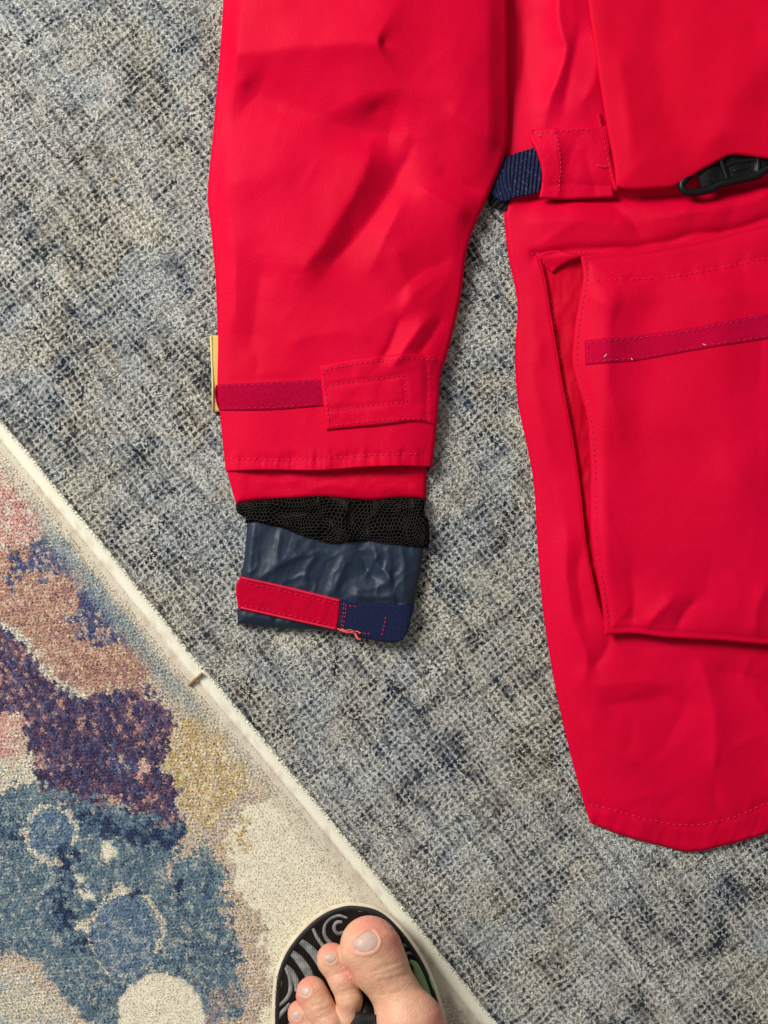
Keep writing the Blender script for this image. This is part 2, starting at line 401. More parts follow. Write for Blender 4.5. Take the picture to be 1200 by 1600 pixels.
# ---- grey rug
grey = empty('grey_rug', (0, 0, 0))
tag(grey, 'blue grey distressed woven rug lying under the red jacket', 'rug')
def grey_tone(px, py):
    """dye of the distressed print, plus some shade painted in beside the sleeve: returns darkness 0..1, warm 0..1, blue 0..1"""
    a, dn = edge_coords(px, py)
    st1 = fbm(a / 190., dn / 42., 21, 4); st2 = fbm(a / 45., dn / 170., 31, 4); bl = fbm(px / 95., py / 95., 41, 5, .58)
    st3 = fbm(a / 80., dn / 16., 23, 3); st4 = fbm(a / 18., dn / 80., 33, 3)
    dark = .85 * sm(.49, .70, .26 * st1 + .20 * st2 + .20 * bl + .20 * st3 + .14 * st4)
    wx = px + 26 * (fbm(px / 26., py / 26., 51, 3) - .5) * 2; wy = py + 26 * (fbm(px / 26., py / 26., 61, 3) - .5) * 2
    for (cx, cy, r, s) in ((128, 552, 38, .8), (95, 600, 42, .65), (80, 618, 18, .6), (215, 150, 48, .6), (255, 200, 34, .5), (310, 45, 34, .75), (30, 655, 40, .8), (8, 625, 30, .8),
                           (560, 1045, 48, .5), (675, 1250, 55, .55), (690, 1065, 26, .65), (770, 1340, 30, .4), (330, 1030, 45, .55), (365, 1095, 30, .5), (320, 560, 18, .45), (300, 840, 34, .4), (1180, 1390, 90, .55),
                           (1050, 1420, 50, .4), (740, 610, 40, .45), (750, 800, 50, .5), (700, 930, 45, .5), (755, 340, 60, .6), (120, 470, 40, .25), (5, 340, 28, .7), (225, 20, 50, .35), (1130, 1560, 70, .3)):  # patches in the sleeve-to-body gap paint part of its shadow into the colour
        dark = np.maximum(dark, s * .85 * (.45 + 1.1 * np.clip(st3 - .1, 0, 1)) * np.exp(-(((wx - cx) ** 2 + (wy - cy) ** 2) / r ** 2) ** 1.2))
    warm = sm(.42, .68, fbm(px / 120., py / 120., 71, 4)); blue = sm(.45, .7, fbm(px / 70., py / 70., 81, 4))
    lightp = sm(.50, .68, .5 * fbm(px / 75., py / 75., 91, 4) + .5 * fbm(a / 90., dn / 20., 93, 3))
    return np.clip(dark, 0, 1), warm, blue, lightp
LIGHTC = srgb(205, 203, 194); WARMC = srgb(212, 205, 184); BLUEC = srgb(188, 196, 197); DARKC = srgb(46, 54, 66); NAVYC = srgb(36, 54, 76); BROWNC = srgb(58, 48, 48)
def grey_colour(px, py, weave_amt=1.0):
    dark, warm, blue, lp = grey_tone(px, py)
    n = len(px)
    a, dn = edge_coords(px, py)
    a = a + 4.5 * (fbm(px / 24., py / 24., 101, 3) - .5) * 2; dn = dn + 4.5 * (fbm(px / 24., py / 24., 111, 3) - .5) * 2
    per = 9.8
    row = np.floor(dn / per)
    ca = (a / per) % 1 - .5; cd = (dn / per) % 1 - .5
    r2 = (ca / .36) ** 2 + (cd / .34) ** 2
    pit = np.exp(-r2 ** 1.3)                                        # dark pit in each cell of the weave
    cell = hash2(np.floor(a / per), row, 7)
    vis = sm(.30, .58, fbm(px / 85., py / 85., 121, 3)) * .5 + .62   # weave shows more in places
    amt = np.clip(pit * vis * (.45 + .75 * cell) * (1.0 - .35 * lp) * (1.0 + .5 * dark), 0, 1)
    strk = sm(.60, .74, fbm(a / 60., dn / 7., 151, 2)) * .35 + sm(.62, .76, fbm(a / 7., dn / 60., 161, 2)) * .25
    amt = np.clip(amt + strk + dark * .62 * sm(.25, .8, rng.random(n) * .6 + dark * .6) + .16 * (rng.random(n) < .12), 0, 1)
    light = LIGHTC * (1 - warm[:, None] * .6) + WARMC * warm[:, None] * .6
    light = light * (1 - .5 * blue[:, None]) + BLUEC * .5 * blue[:, None]
    light = light * (1 + .16 * lp[:, None])
    dk = DARKC * (1 - blue[:, None]) + NAVYC * blue[:, None]
    br = sm(.62, .75, fbm(px / 60., py / 60., 131, 3))[:, None]; dk = dk * (1 - br) + BROWNC * br
    c = light * (1 - amt[:, None]) + dk * amt[:, None]
    odd = rng.random(n) < .025 * sm(.5, .7, fbm(px / 50., py / 50., 141, 2)); c[odd] = c[odd] * .5 + srgb(190, 150, 100) * .5
    thr = (np.abs(cd) > np.abs(ca)) ^ (hash2(np.floor(a / per), row, 19) < .12)          # which thread runs here
    return c * rng.uniform(.84, 1.12, n)[:, None], amt, thr
# base cloth of the rug
gx = np.arange(-700, 1901, 12.); GX, GY = np.meshgrid(gx, np.arange(-700, 2301, 12.))
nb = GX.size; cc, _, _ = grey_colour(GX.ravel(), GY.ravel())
x, y = W(GX.ravel(), GY.ravel()); zb = np.full(nb, 0.0) 
I = np.arange(nb).reshape(GX.shape)
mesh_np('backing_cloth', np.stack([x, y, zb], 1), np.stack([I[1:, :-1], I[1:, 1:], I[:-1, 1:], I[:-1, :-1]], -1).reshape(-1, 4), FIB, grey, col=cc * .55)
nf = 560000
px = rng.uniform(-70, 1270, nf); py = rng.uniform(-70, 1670, nf)
a, dn = edge_coords(px, py)
k = (dn < 10) & (~jacket_mask(px, py) | (jacket_edge_dist(px, py) < 14)); px = px[k]; py = py[k]; n = len(px)
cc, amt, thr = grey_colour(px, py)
edang = math.atan2(-ED[1], ED[0])
ang = edang + np.where(thr, 0, -np.pi / 2) + np.where(rng.random(n) < .3, np.pi, 0) + rng.normal(0, .36, n)
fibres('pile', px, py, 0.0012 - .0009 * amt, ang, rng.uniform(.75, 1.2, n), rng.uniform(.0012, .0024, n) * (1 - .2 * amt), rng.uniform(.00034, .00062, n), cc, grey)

# ---- patterned rug
prug = empty('patterned_rug', (0, 0, 0))
tag(prug, 'multicoloured rug with watercolour blotches and cream edge beside the sandal', 'rug')
def C8(*v): return srgb(*v)
CREAM = C8(250, 240, 212)
# (polygon or (cx, cy, rx, ry), palette [(colour, share)], warp px)
sal = [(C8(226, 170, 156), .5), (C8(236, 208, 190), .38), (C8(210, 136, 130), .12)]
indi = [(C8(76, 82, 126), .56), (C8(130, 126, 148), .24), (C8(212, 186, 166), .20)]
brow = [(C8(200, 152, 130), .55), (C8(222, 188, 162), .27), (C8(168, 122, 118), .18)]
purp = [(C8(66, 58, 92), .42), (C8(116, 82, 102), .24), (C8(88, 88, 126), .20), (C8(192, 148, 138), .14)]
gold = [(C8(214, 182, 122), .42), (C8(238, 222, 178), .38), (C8(222, 194, 166), .2)]
creamp = [(CREAM, .8), (C8(244, 232, 202), .2)]
pinkish = [(C8(228, 202, 180), .5), (C8(212, 198, 182), .3), (C8(228, 208, 164), .2)]
bluep = [(C8(96, 122, 140), .40), (C8(130, 152, 160), .32), (C8(180, 186, 180), .16), (C8(72, 94, 120), .12)]
blue2 = [(C8(96, 122, 150), .52), (C8(130, 152, 170), .32), (C8(178, 186, 184), .16)]
navyp = [(C8(48, 62, 94), .65), (C8(96, 120, 142), .35)]
tanp = [(C8(238, 226, 200), .66), (C8(220, 210, 190), .22), (C8(186, 194, 190), .12)]
lav = [(C8(172, 160, 158), .5), (C8(120, 130, 148), .3), (C8(206, 188, 166), .2)]
tealf = [(C8(118, 152, 166), .5), (C8(180, 182, 172), .5)]
PATCH = [
    ([(-900, -300), (1900, 1500), (1900, 3000), (-900, 3000)], pinkish, 4),
    ([(-200, 700), (20, 735), (78, 828), (60, 852), (-20, 872), (-200, 900)], sal, 14),
    ([(-200, 880), (60, 850), (150, 885), (205, 985), (262, 1050), (160, 1082), (120, 1075), (70, 1040), (50, 992), (-200, 962)], brow, 10),
    ([(10, 905), (28, 868), (100, 826), (128, 872), (108, 900), (60, 898)], indi, 18),
    ([(132, 895), (152, 885), (206, 985), (196, 1020), (112, 990), (124, 940)], indi, 16),
    ([(150, 1010), (230, 1000), (262, 1050), (190, 1072), (150, 1040)], brow, 20),
    ([(-200, 965), (5, 968), (44, 992), (62, 1032), (136, 1086), (190, 1074), (190, 1100), (-200, 1120)], tanp, 6),
    ([(-200, 972), (0, 974), (38, 1000), (56, 1040), (130, 1092), (190, 1078), (236, 1066), (274, 1132), (272, 1160), (246, 1200), (278, 1236), (272, 1262), (290, 1292), (282, 1322), (130, 1275), (62, 1222), (40, 1182), (42, 1130), (-200, 1080)], purp, 8),
    ([(-200, 1105), (36, 1112), (42, 1148), (30, 1180), (-200, 1190)], sal, 8),
    ([(-200, 1182), (50, 1190), (66, 1250), (-200, 1290)], tanp, 12),
    ([(276, 1132), (330, 1100), (384, 1150), (396, 1212), (340, 1284), (292, 1290), (282, 1240), (250, 1192)], gold, 10),
    ([(-200, 1280), (62, 1228), (290, 1292), (272, 1342), (330, 1330), (352, 1380), (372, 1500), (392, 1552), (372, 1592), (322, 1592), (200, 1640), (100, 1560), (50, 1492), (-200, 1470)], bluep, 12),
    ([(120, 1262), (200, 1285), (288, 1296), (280, 1325), (220, 1318), (130, 1296)], navyp, 10),
    ((82, 1302, 43, 47), tanp, 6), ((81, 1301, 36, 39), blue2, 3),
    ((197, 1456, 60, 66), tanp, 5), ((196, 1459, 54, 62), blue2, 3),
    ((110, 1360, 14, 40), navyp, 14), ((100, 1425, 14, 26), navyp, 12), ((215, 1398, 22, 6), navyp, 8), ((285, 1390, 6, 18), navyp, 8), ((20, 1300, 18, 10), navyp, 10), ((120, 1470, 22, 7), navyp, 8),
    ((170, 1331, 13, 15), creamp, 5), ((128, 1372, 9, 10), creamp, 5), ((133, 1398, 10, 9), creamp, 6), ((185, 1385, 16, 7), tanp, 8), ((130, 1445, 14, 12), tanp, 8), ((262, 1360, 5, 16), pinkish, 6),
    ([(372, 1400), (352, 1330), (344, 1310), (382, 1262), (432, 1240), (520, 1330), (700, 1500), (700, 2000), (430, 2000), (400, 1560), (384, 1500)], creamp, 6),
    ([(354, 1385), (372, 1392), (400, 1420), (414, 1500), (430, 1570), (402, 1590), (386, 1500)], pinkish, 10),
    ((372, 1310, 10, 26), gold, 14), ((352, 1330, 5, 9), gold, 6),
    ([(-200, 1478), (48, 1520), (100, 1572), (180, 1612), (330, 1620), (420, 2300), (-200, 2300)], tanp, 14),
    ((350, 1556, 30, 22), lav, 8), ((330, 1590, 22, 14), lav, 10),
    ((252, 1586, 68, 64), creamp, 4),
    ((190, 1195, 18, 14), indi, 8), ((225, 1205, 16, 10), sal, 10), ((178, 1255, 14, 7), brow, 8), ((255, 1085, 30, 8), pinkish, 10),
]
def rug_colour(px, py):
    n = len(px); w1 = (fbm(px / 22., py / 22., 201, 3) - .5) * 2; w2 = (fbm(px / 22., py / 22., 211, 3) - .5) * 2
    c = np.tile(CREAM, (n, 1)); smooth_pile = np.zeros(n)
    tu = (px * ED[0] + py * ED[1]) / 7.2 + .6 * (fbm(px / 20., py / 20., 261, 2) - .5); tv = (px * EN[0] + py * EN[1]) / 5.2 + .6 * (fbm(px / 20., py / 20., 271, 2) - .5)
    tu = tu + .5 * (np.floor(tv) % 2)
    tuft = hash2(np.floor(tu), np.floor(tv), 3)       # one dye per tuft
    tbri = .92 + .20 * hash2(np.floor(tu), np.floor(tv), 13)
    tj1 = hash2(np.floor(tu), np.floor(tv), 23); tj2 = hash2(np.floor(tu), np.floor(tv), 29)
    crown = (1 - (2 * (tu % 1) - 1) ** 2) * (1 - (2 * (tv % 1) - 1) ** 2)      # tufts stand proud of the gaps
    tuft = (tuft + rng.normal(0, .03, n)) % 1.0
    for shp, pal, wa in PATCH:
        qx = px + w1 * wa * 1.4 + (tj1 - .5) * wa * 1.5; qy = py + w2 * wa * 1.4 + (tj2 - .5) * wa * 1.5
        if isinstance(shp, tuple): msk = ((qx - shp[0]) / shp[2]) ** 2 + ((qy - shp[1]) / shp[3]) ** 2 < 1
        else: msk = inpoly(qx, qy, shp)
        col = np.zeros((n, 3)); acc = 0
        bias = np.clip(tuft + .30 * (fbm(px / 34., py / 34., 221, 3) - .5) * 2, 0, .9999)
        for cl, sh in pal:
            s = (bias >= acc) & (bias < acc + sh + 1e-6); col[s] = cl; acc += sh
        c[msk] = col[msk]
        smooth_pile[msk] = 1.0 if pal is creamp else 0.0
    a, dn = edge_coords(px, py); dn = dn - edge_wobble(a)
    # printed bleed and the cream edge
    bl = sm(62, 36, dn + 16 * (fbm(px / 18., py / 18., 231, 3) - .5) * 2)
    teal = sm(120, 220, a) * sm(620, 480, a) * sm(36, 46, dn) * sm(82, 52, dn)
    tealc = np.where((rng.random(n) < .5)[:, None], C8(120, 156, 170), C8(186, 186, 176))
    c = c * (1 - bl[:, None]) + C8(224, 212, 188) * bl[:, None]
    c = c * (1 - .75 * teal[:, None]) + tealc * .75 * teal[:, None]
    ed = sm(21, 17, dn + 3 * (fbm(px / 12., py / 12., 241, 2) - .5))
    c = c * (1 - ed[:, None]) + C8(252, 246, 222) * ed[:, None]
    dirt = sm(.60, .72, fbm(px / 16., py / 16., 251, 3)) * sm(4, 14, dn) * sm(52, 24, dn)
    c = c * (1 - .28 * dirt[:, None]) + C8(150, 120, 80) * .28 * dirt[:, None]
    c = c * 1.0 + .12 * (1 - c) * c ** .5
    inn = sm(20, 40, dn) * (1 - .7 * smooth_pile)
    return c * (1 + (tbri - 1) * inn)[:, None], smooth_pile, dn, crown * inn
def prug_z(dn):
    t = np.clip((dn + 2) / 11., 0, 1)
    return 0.0008 + 0.0058 * np.sqrt(np.clip(1 - (1 - t) ** 2, 0, 1)) - 0.0012 * np.exp(-((dn - 19) / 2.2) ** 2)
# body of the rug: grid in edge coordinates
al = np.arange(-900, 2400, 8.); dp = np.concatenate([np.linspace(0, 60, 16), np.arange(68, 1200, 8.)])
A, D = np.meshgrid(al, dp); wob = edge_wobble(A)
PX = E0[0] + A * ED[0] + (D + wob * np.exp(-D / 60)) * EN[0]; PY = E0[1] + A * ED[1] + (D + wob * np.exp(-D / 60)) * EN[1]
cc, _, _, _ = rug_colour(PX.ravel(), PY.ravel())
x, y = W(PX.ravel(), PY.ravel(), .004); z = prug_z(D.ravel()); z[D.ravel() == 0] = 0.0006
I = np.arange(A.size).reshape(A.shape)
mesh_np('backing_cloth', np.stack([x, y, z], 1), np.stack([I[:-1, :-1], I[1:, :-1], I[1:, 1:], I[:-1, 1:]], -1).reshape(-1, 4), FIB, prug, col=cc * .8)
nf = 330000
px = rng.uniform(-70, 800, nf); py = rng.uniform(640, 1670, nf)
a, dn = edge_coords(px, py); k = dn - edge_wobble(a) > 1; px = px[k]; py = py[k]; n = len(px)
cc, spile, dn, crown = rug_colour(px, py)
cc = cc * rng.uniform(.90, 1.08, n)[:, None]
inner = dn > 30
ang = np.where(inner, rng.normal(2.4, .75, n), math.atan2(-EN[1], EN[0]) + np.pi + rng.normal(0, .45, n))
fibres('pile', px, py, prug_z(dn) - .0006 + .0017 * crown, np.where(inner, ang, ang), np.where(inner, rng.uniform(.5, 1.05, n), rng.uniform(.9, 1.3, n)),
       np.where(dn < 5, rng.uniform(.0010, .0026, n), np.where(dn < 40, rng.uniform(.0007, .0013, n), rng.uniform(.0010, .0018, n))), np.where(inner & (spile < .5), rng.uniform(.0004, .0008, n), rng.uniform(.00030, .0006, n)), cc, prug, zref=.006, curl=.5)
# brown seam ticks across the cream edge
m, nt, b = nmat('brown_seam_thread', (0.22, 0.14, 0.06), 0.8, 0.15); SEAM = m
vary(nt, b, (0.18, 0.11, 0.045), (0.30, 0.20, 0.09), 600, 2)
def tick(p0, p1, r):
    L = np.linspace(0, 1, 8)[:, None] * (np.array(p1) - np.array(p0)) + np.array(p0)
    x, y = W(L[:, 0], L[:, 1], .008); a, dn = edge_coords(L[:, 0], L[:, 1])
    return tube_obj('seam_thread', np.stack([x, y, prug_z(dn) + .0016], 1), np.full(8, r), SEAM, prug, 6)
tick((295, 1071), (317, 1052), .0010)

# ------------------------------------------------------------------ jacket
jacket = empty('jacket', (W(900, 700)[0], W(900, 700)[1], 0.0))
JL = jacket.location.copy()
tag(jacket, 'bright red sailing jacket laid flat on the grey rug', 'jacket')
def into(o):          # parts keep their world coordinates
    o.parent = jacket; o.matrix_parent_inverse.identity(); o.location = -JL; return o
Z0 = 0.0022; ZC = Z0 + .0028       # the cuff end rides a little higher on the sleeve's bulk
qc = lambda t: np.sqrt(np.clip(1 - (1 - np.clip(t, 0, 1)) ** 2, 0, 1))
mmv = 0.001

# ---- sleeve height field
def sleeve_rel(px, py):
    z = np.zeros(np.shape(px))
    f = lambda *a, **k: fold(px, py, *a, **k)
    z += f([(362, 88), (400, 86), (470, 80), (600, 78)], 4.6, 90, 44, taper=.06)
    z += f([(376, 128), (430, 160), (500, 186), (575, 206), (640, 214)], -3.8, 44, 60, taper=.12)
    z += f([(325, 297), (400, 282), (480, 262)], 1.6, 46, 60, taper=.3)
    z += f([(578, 208), (574, 262), (525, 350), (450, 455)], 4.6, 36, 90, taper=.2)
    z += f([(650, 190), (630, 262), (575, 345), (495, 450)], -4.0, 44, 34, taper=.3)
    z += f([(640, 300), (606, 360), (570, 440)], 2.0, 34, 26)
    z += f([(690, 168), (740, 205), (790, 232)], 2.2, 34, 26)
    z += f([(648, 287), (690, 318), (748, 354)], 2.0, 20, 18)
    z += f([(680, 262), (720, 290), (762, 300)], -1.5, 18, 18)
    z += f([(606, 372), (634, 440), (650, 500)], 1.5, 34, 34)
    z += f([(672, 500), (644, 532), (612, 580)], 1.8, 14, 14)
    z += f([(622, 505), (612, 535), (600, 560)], -1.4, 14, 12)
    z += f([(692, 505), (672, 530), (655, 552)], -1.0, 10, 10)
    z += f([(410, 395), (400, 470), (388, 560)], -1.6, 34, 34)
    z += f([(358, 340), (366, 430), (358, 540)], 1.1, 28, 30)
    z += f([(430, 545), (520, 522), (600, 532)], 1.0, 36, 30)
    z += f([(720, 398), (660, 425), (604, 480)], -1.2, 26, 28)
    z += f([(560, 600), (590, 560), (640, 470), (700, 420)], .8, 20, 20)
    z += f([(346, 600), (420, 596), (500, 594)], -0.5, 10, 10)
    z += .9 * (fbm(px / 120., py / 120., 301, 2) - .5) * 2 + .12 * (fbm(px / 40., py / 40., 311, 2) - .5) * 2
    z += f([(540, -140), (562, 40), (590, 180)], 4.0, 190, 150, taper=.1)
    z += .55 * fine_creases(px, py, 5, 22, 360, 760, 0, 560, -.75, .5) + fine_creases(px, py, 6, 8, 360, 660, 560, 720, 1.4, .5)
    return z * 1.75 * mmv
def pucker(px, py, line, amp=.35, wl=7, per=13.):
    d, s, t = pdist(px, py, spline(line, 40)); L = 400 * t
    return -(amp * np.exp(-(d / wl) ** 2)) * mmv + .25 * mmv * np.exp(-(d / (wl * 1.8)) ** 2) * np.sin(px / per * 2 + 5 * fbm(px / 20., py / 20., 321, 2)) 
HEMST = [(349, 717), (420, 718), (496, 717), (570, 712), (660, 709)]
SLs = spline(SL_L, 30); SRs = spline(SL_R, 30)
def sleeve_z(px, py, d=None):
    if d is None: d = np.full(np.shape(px), 60.)
    d = np.minimum(pdist(px, py, SLs)[0], pdist(px, py, SRs)[0])
    calm = 1 - .75 * sm(560, 640, py)
    z = Z0 + (2.8 * qc(d / 6.) + 8.0 * (1 - np.exp(-d / 55.))) * mmv + sleeve_rel(px, py) * sm(0, 34, d) * calm
    z = z + 7.0 * mmv * sm(480, 792, px) * sm(330, 150, py) + 5.0 * mmv * sm(470, 700, px + .22 * (py - 500)) * sm(120, 330, py)
    z = z + pucker(px, py, HEMST)
    z = z - 1.5 * mmv * sm(560, 735, py) * sm(40, 120, d) 
    hem = sm(700, 732, py); z = z + .55 * mmv * (fbm(px / 9., py / 60., 12, 2) - .5) * 2 * sm(690, 722, py) + .5 * mmv * np.sin(px / 19. + 3 * fbm(px / 60., py / 60., 8, 2)) * hem
    return z
def sleeve_z_in(px, py, d=None):
    return sleeve_z(px, py)
G, E = coons(SL_L, SL_R, [(352, -140), (786, -140)], SL_B, 210, 400)
sleeve = into(panel('sleeve', G, E, sleeve_z, RED, None, zref=.010, floor=.0016))
tag(sleeve, 'smooth red outer sleeve with soft creases at the elbow')
def sub(o, parent=None): 
    o.parent = parent if parent is not None else sleeve; o.matrix_parent_inverse.identity(); return o
sub(stitches('stitching', HEMST, sleeve_z_in, THREAD, None, zref=.010))

# loop tape across the sleeve
VT = [(336, 600), (420, 597), (515, 592)]; VB = [(341, 641), (420, 641), (515, 634)]
def tape_z(px, py, d): return sleeve_z_in(px, py) + (.2 + .9 * qc(d / 3.)) * mmv
G, E = coons([(336, 600), (334, 612), (337, 630), (341, 641)], [(515, 592), (515, 634)], VT, VB, 120, 40)
sub(panel('hook_and_loop_strip', G, E, tape_z, VEL, None, zref=.011, thick=.0012))
tz = lambda px, py, d: sleeve_z_in(px, py) + 1.05 * mmv
sub(stitches('stitching', [(340, 603), (420, 600), (500, 596)], tz, THREAD, None, zref=.011, step=10, ln=5, w=1.1))
sub(stitches('stitching', [(344, 637), (420, 637), (500, 631)], tz, THREAD, None, zref=.011, step=10, ln=5, w=1.1))
# cuff tab
TT = [(499, 572), (560, 561), (636, 554), (668, 555), (694, 561)]; TB = [(510, 672), (604, 663), (650, 658), (682, 663)]
def tab_rel(px, py):
    z = .8 * mmv * (fbm(px / 40., py / 40., 331, 3) - .5) * 2
    z = z + fold(px, py, [(664, 552), (668, 600), (664, 660)], -.7 * mmv, 5, 5, taper=0)
    z = z - .45 * mmv * np.exp(-((pdist(px, py, [(512, 603), (631, 588), (635, 628), (516, 641)])[0]) / 5.) ** 2)
    return z
def tab_z(px, py, d=None):
    if d is None: d = np.full(np.shape(px), 20.)
    return sleeve_z_in(np.clip(px, 340, 676), py) + tab_rel(px, py) + (1.5 + .9 * qc(d / 5.)) * mmv - 3.5 * mmv * sm(672, 694, px)
G, E = coons([(499, 572), (503, 610), (510, 672)], [(694, 561), (689, 580), (686, 620), (682, 663)], TT, TB, 110, 64)
tab = sub(panel('cuff_tab', G, E, tab_z, RED, None, zref=.013, thick=.0016)); tag(tab, 'red sleeve tab with stitched box')
for ln in ([(506, 579), (560, 569), (636, 561), (684, 563)], [(516, 666), (604, 656), (676, 655)], [(505, 580), (509, 615), (515, 665)]):
    sub(stitches('stitching', ln, tab_z, THREAD, None, zref=.014, step=8, ln=5.2, w=1.2))
sub(stitches('stitching', [(507, 603), (631, 587), (635, 628), (513, 641)], tab_z, THREAD, None, zref=.014, step=8, ln=5.2, w=1.2, smooth=False))
sub(stitches('stitching', [(668, 558), (670, 600), (669, 656)], tab_z, THREAD, None, zref=.014, step=9, ln=5.2, w=1.2, skip=.3))

# yellow tape in the side seam
G, E = coons([(328, 524), (331, 580), (331, 643)], [(350, 524), (350, 643)], [(328, 524), (350, 524)], [(331, 643), (350, 643)], 10, 30)
yt = sub(panel('fabric_tag', G, E, lambda px, py, d: Z0 + 1.6 * mmv + .4 * mmv * np.sin(py / 21.), YELLOW, None, zref=.004, thick=.0009))
tag(yt, 'yellow tag sticking out of the sleeve seam')
x, y = W(np.array([329.5, 331, 332.5, 332.5]), np.array([525, 560, 600, 642]), .004)
sub(tube_obj('edge_piping', np.stack([x, y, np.full(4, Z0 + .0018)], 1), np.full(4, .0007), YEDGE, None, 6))

# red inner sleeve end
def inner_z(px, py, d=None):
    if d is None: d = np.full(np.shape(px), 40.)
    z = Z0 + (2.4 * qc(d / 8.) + 2.2 * qc(d / 50.)) * mmv
    r = fold(px, py, [(405, 735), (440, 755), (450, 772)], -1.4, 20, 16) + fold(px, py, [(580, 745), (610, 765), (640, 776)], 1.0, 14, 14) + fold(px, py, [(480, 765), (520, 758), (560, 768)], 1.1, 14, 14)
    r = r + fold(px, py, [(470, 735), (500, 752), (560, 742)], -.8, 10, 14) + .5 * (fbm(px / 25., py / 25., 341, 3) - .5) * 2
    return z + r * mmv * sm(0, 20, d)
G, E = coons([(353, 726), (356, 745), (368, 788)], [(667, 722), (667, 745), (666, 781)], [(353, 726), (667, 722)], [(368, 788), (405, 783), (450, 781), (503, 778), (580, 783), (625, 779), (666, 781)], 150, 50)
ins = into(panel('inner_sleeve', G, E, inner_z, RED, None, zref=.007, floor=.0016))

# ---- rubber inner cuff
def cuff_rel(px, py):
    f = lambda *a, **k: fold(px, py, *a, **k)
    r = f([(398, 830), (392, 870), (394, 900)], 1.6, 8, 14) + f([(408, 902), (440, 880), (470, 868)], 1.5, 10, 7) + f([(480, 915), (482, 890), (492, 872)], 1.1, 7, 7)
    r = r + f([(522, 925), (530, 900), (540, 880)], 1.7, 10, 7) + f([(560, 922), (590, 915), (612, 905)], 1.8, 7, 12) + f([(552, 930), (580, 932), (610, 930)], 1.2, 6, 6)
    r = r + f([(583, 855), (592, 880), (612, 900), (622, 930)], 1.8, 8, 9) + f([(606, 858), (612, 880), (610, 900)], 1.2, 6, 9) + f([(628, 860), (632, 890), (628, 935)], 1.4, 7, 9) + f([(560, 858), (570, 880), (590, 905)], -1.3, 9, 9)
    r = r + f([(616, 895), (618, 918), (622, 942)], -1.5, 4, 4) + f([(440, 845), (436, 860), (430, 880)], 1.0, 8, 6) + f([(430, 968), (425, 985)], -1.2, 4, 4) + f([(380, 962), (470, 982)], .8, 8, 8)
    rg = 1 - np.abs(2 * fbm(px / 26. + .3 * py / 26., py / 34., 351, 2) - 1) * 2.2; rg2 = 1 - np.abs(2 * fbm(px / 13., py / 17., 356, 2) - 1) * 2.2
    r = 1.25 * r + .6 * np.clip(rg, 0, 1) + .15 * np.clip(rg2, 0, 1)
    return r * mmv
def cuff_z(px, py, d=None):
    if d is None: d = np.full(np.shape(px), 40.)
    return ZC + (2.6 * qc(d / 8.) + 2.0 * qc(d / 60.)) * mmv + cuff_rel(px, py) * sm(0, 14, d)
CU_L = [(386, 800), (385, 830), (381, 875), (376, 900), (372, 936), (371, 974)]; CU_R = [(664, 800), (661, 859), (655, 905), (648, 940), (641, 970), (632, 992)]
CU_B = [(371, 974), (429, 981), (525, 985), (580, 992), (632, 992)]
G, E = coons(CU_L, CU_R, [(386, 800), (664, 800)], CU_B, 190, 130)
cuff = into(panel('inner_cuff', G, E, cuff_z, RUBBER, None, zref=.006, floor=.0016)); tag(cuff, 'navy rubber-coated inner cuff with glossy wrinkles')
def st_z(px, py, d): return cuff_z(px, py) * .5 + .5 * (ZC + 4.4 * mmv) + (.5 + 1.1 * qc(d / 3.)) * mmv - 2.5 * mmv * sm(640, 628, 1000 - px) * 0
G, E = coons([(377, 900), (370, 912), (369, 925), (371, 940), (374, 952)], [(533, 936), (527, 985)], [(377, 900), (450, 916), (533, 936)], [(374, 952), (434, 965), (489, 977), (527, 985)], 120, 40)
rs = sub(panel('wrist_strap', G, E, st_z, VEL2, None, zref=.008, thick=.0016), cuff); tag(rs, 'crimson hook and loop wrist strap')
ez = lambda px, py, d: st_z(px, py, np.full(np.shape(px), 9.)) + .0002
for ln in ([(379, 902.5), (450, 918.5), (531, 938.5)], [(377, 949), (434, 962), (489, 974), (525, 982)]):
    L = spline(ln, 40); x, y = W(L[:, 0], L[:, 1], .008)
    sub(tube_obj('strap_edge', np.stack([x, y, ez(L[:, 0], L[:, 1], None)], 1), np.full(40, .0006), THREAD, None, 6), cuff)
sub(stitches('stitching', [(380, 909), (450, 925), (528, 944)], ez, THREAD, None, zref=.008, step=9, ln=5, w=1.1), cuff)
sub(stitches('stitching', [(380, 945), (434, 957), (524, 977)], ez, THREAD, None, zref=.008, step=9, ln=5, w=1.1), cuff)
def nt_z(px, py, d):
    if d is None: d = np.full(np.shape(px), 9.)
    a = (px * 115 + py * 13) / 116.
    return ZC + (4.9 + .9 * qc(d / 3.)) * mmv + .9 * mmv * np.sin((px - 530) / 60.) - 3.0 * mmv * (1 - qc((650 - px + (980 - py) * .0) / 26.)) + .10 * mmv * np.sin(px / 2.4 * np.pi) * sm(9, 3, d)
G, E = coons([(531, 934), (529, 960), (527, 985)], [(648, 946), (642, 966), (638, 982), (630, 999)], [(531, 934), (596, 942), (648, 946)], [(527, 985), (560, 994), (594, 1002), (616, 1003), (630, 999)], 120, 50)
nt_ = sub(panel('elastic_tape', G, E, nt_z, NAVYTAPE, None, zref=.008, thick=.0020), cuff); tag(nt_, 'navy elastic end of the wrist strap')
for ln, sk in (([(538, 941), (536, 960), (533, 982)], 0), ([(541, 942), (539, 960), (536, 982)], .3), ([(603, 962), (600, 978), (597, 993)], 0), ([(545, 946), (562, 949)], 0), ([(560, 988), (584, 991)], 0)):
    sub(stitches('stitching', ln, nt_z, THREAD, None, zref=.009, step=6.5, ln=4.6, w=1.4, lift=.0004), cuff)
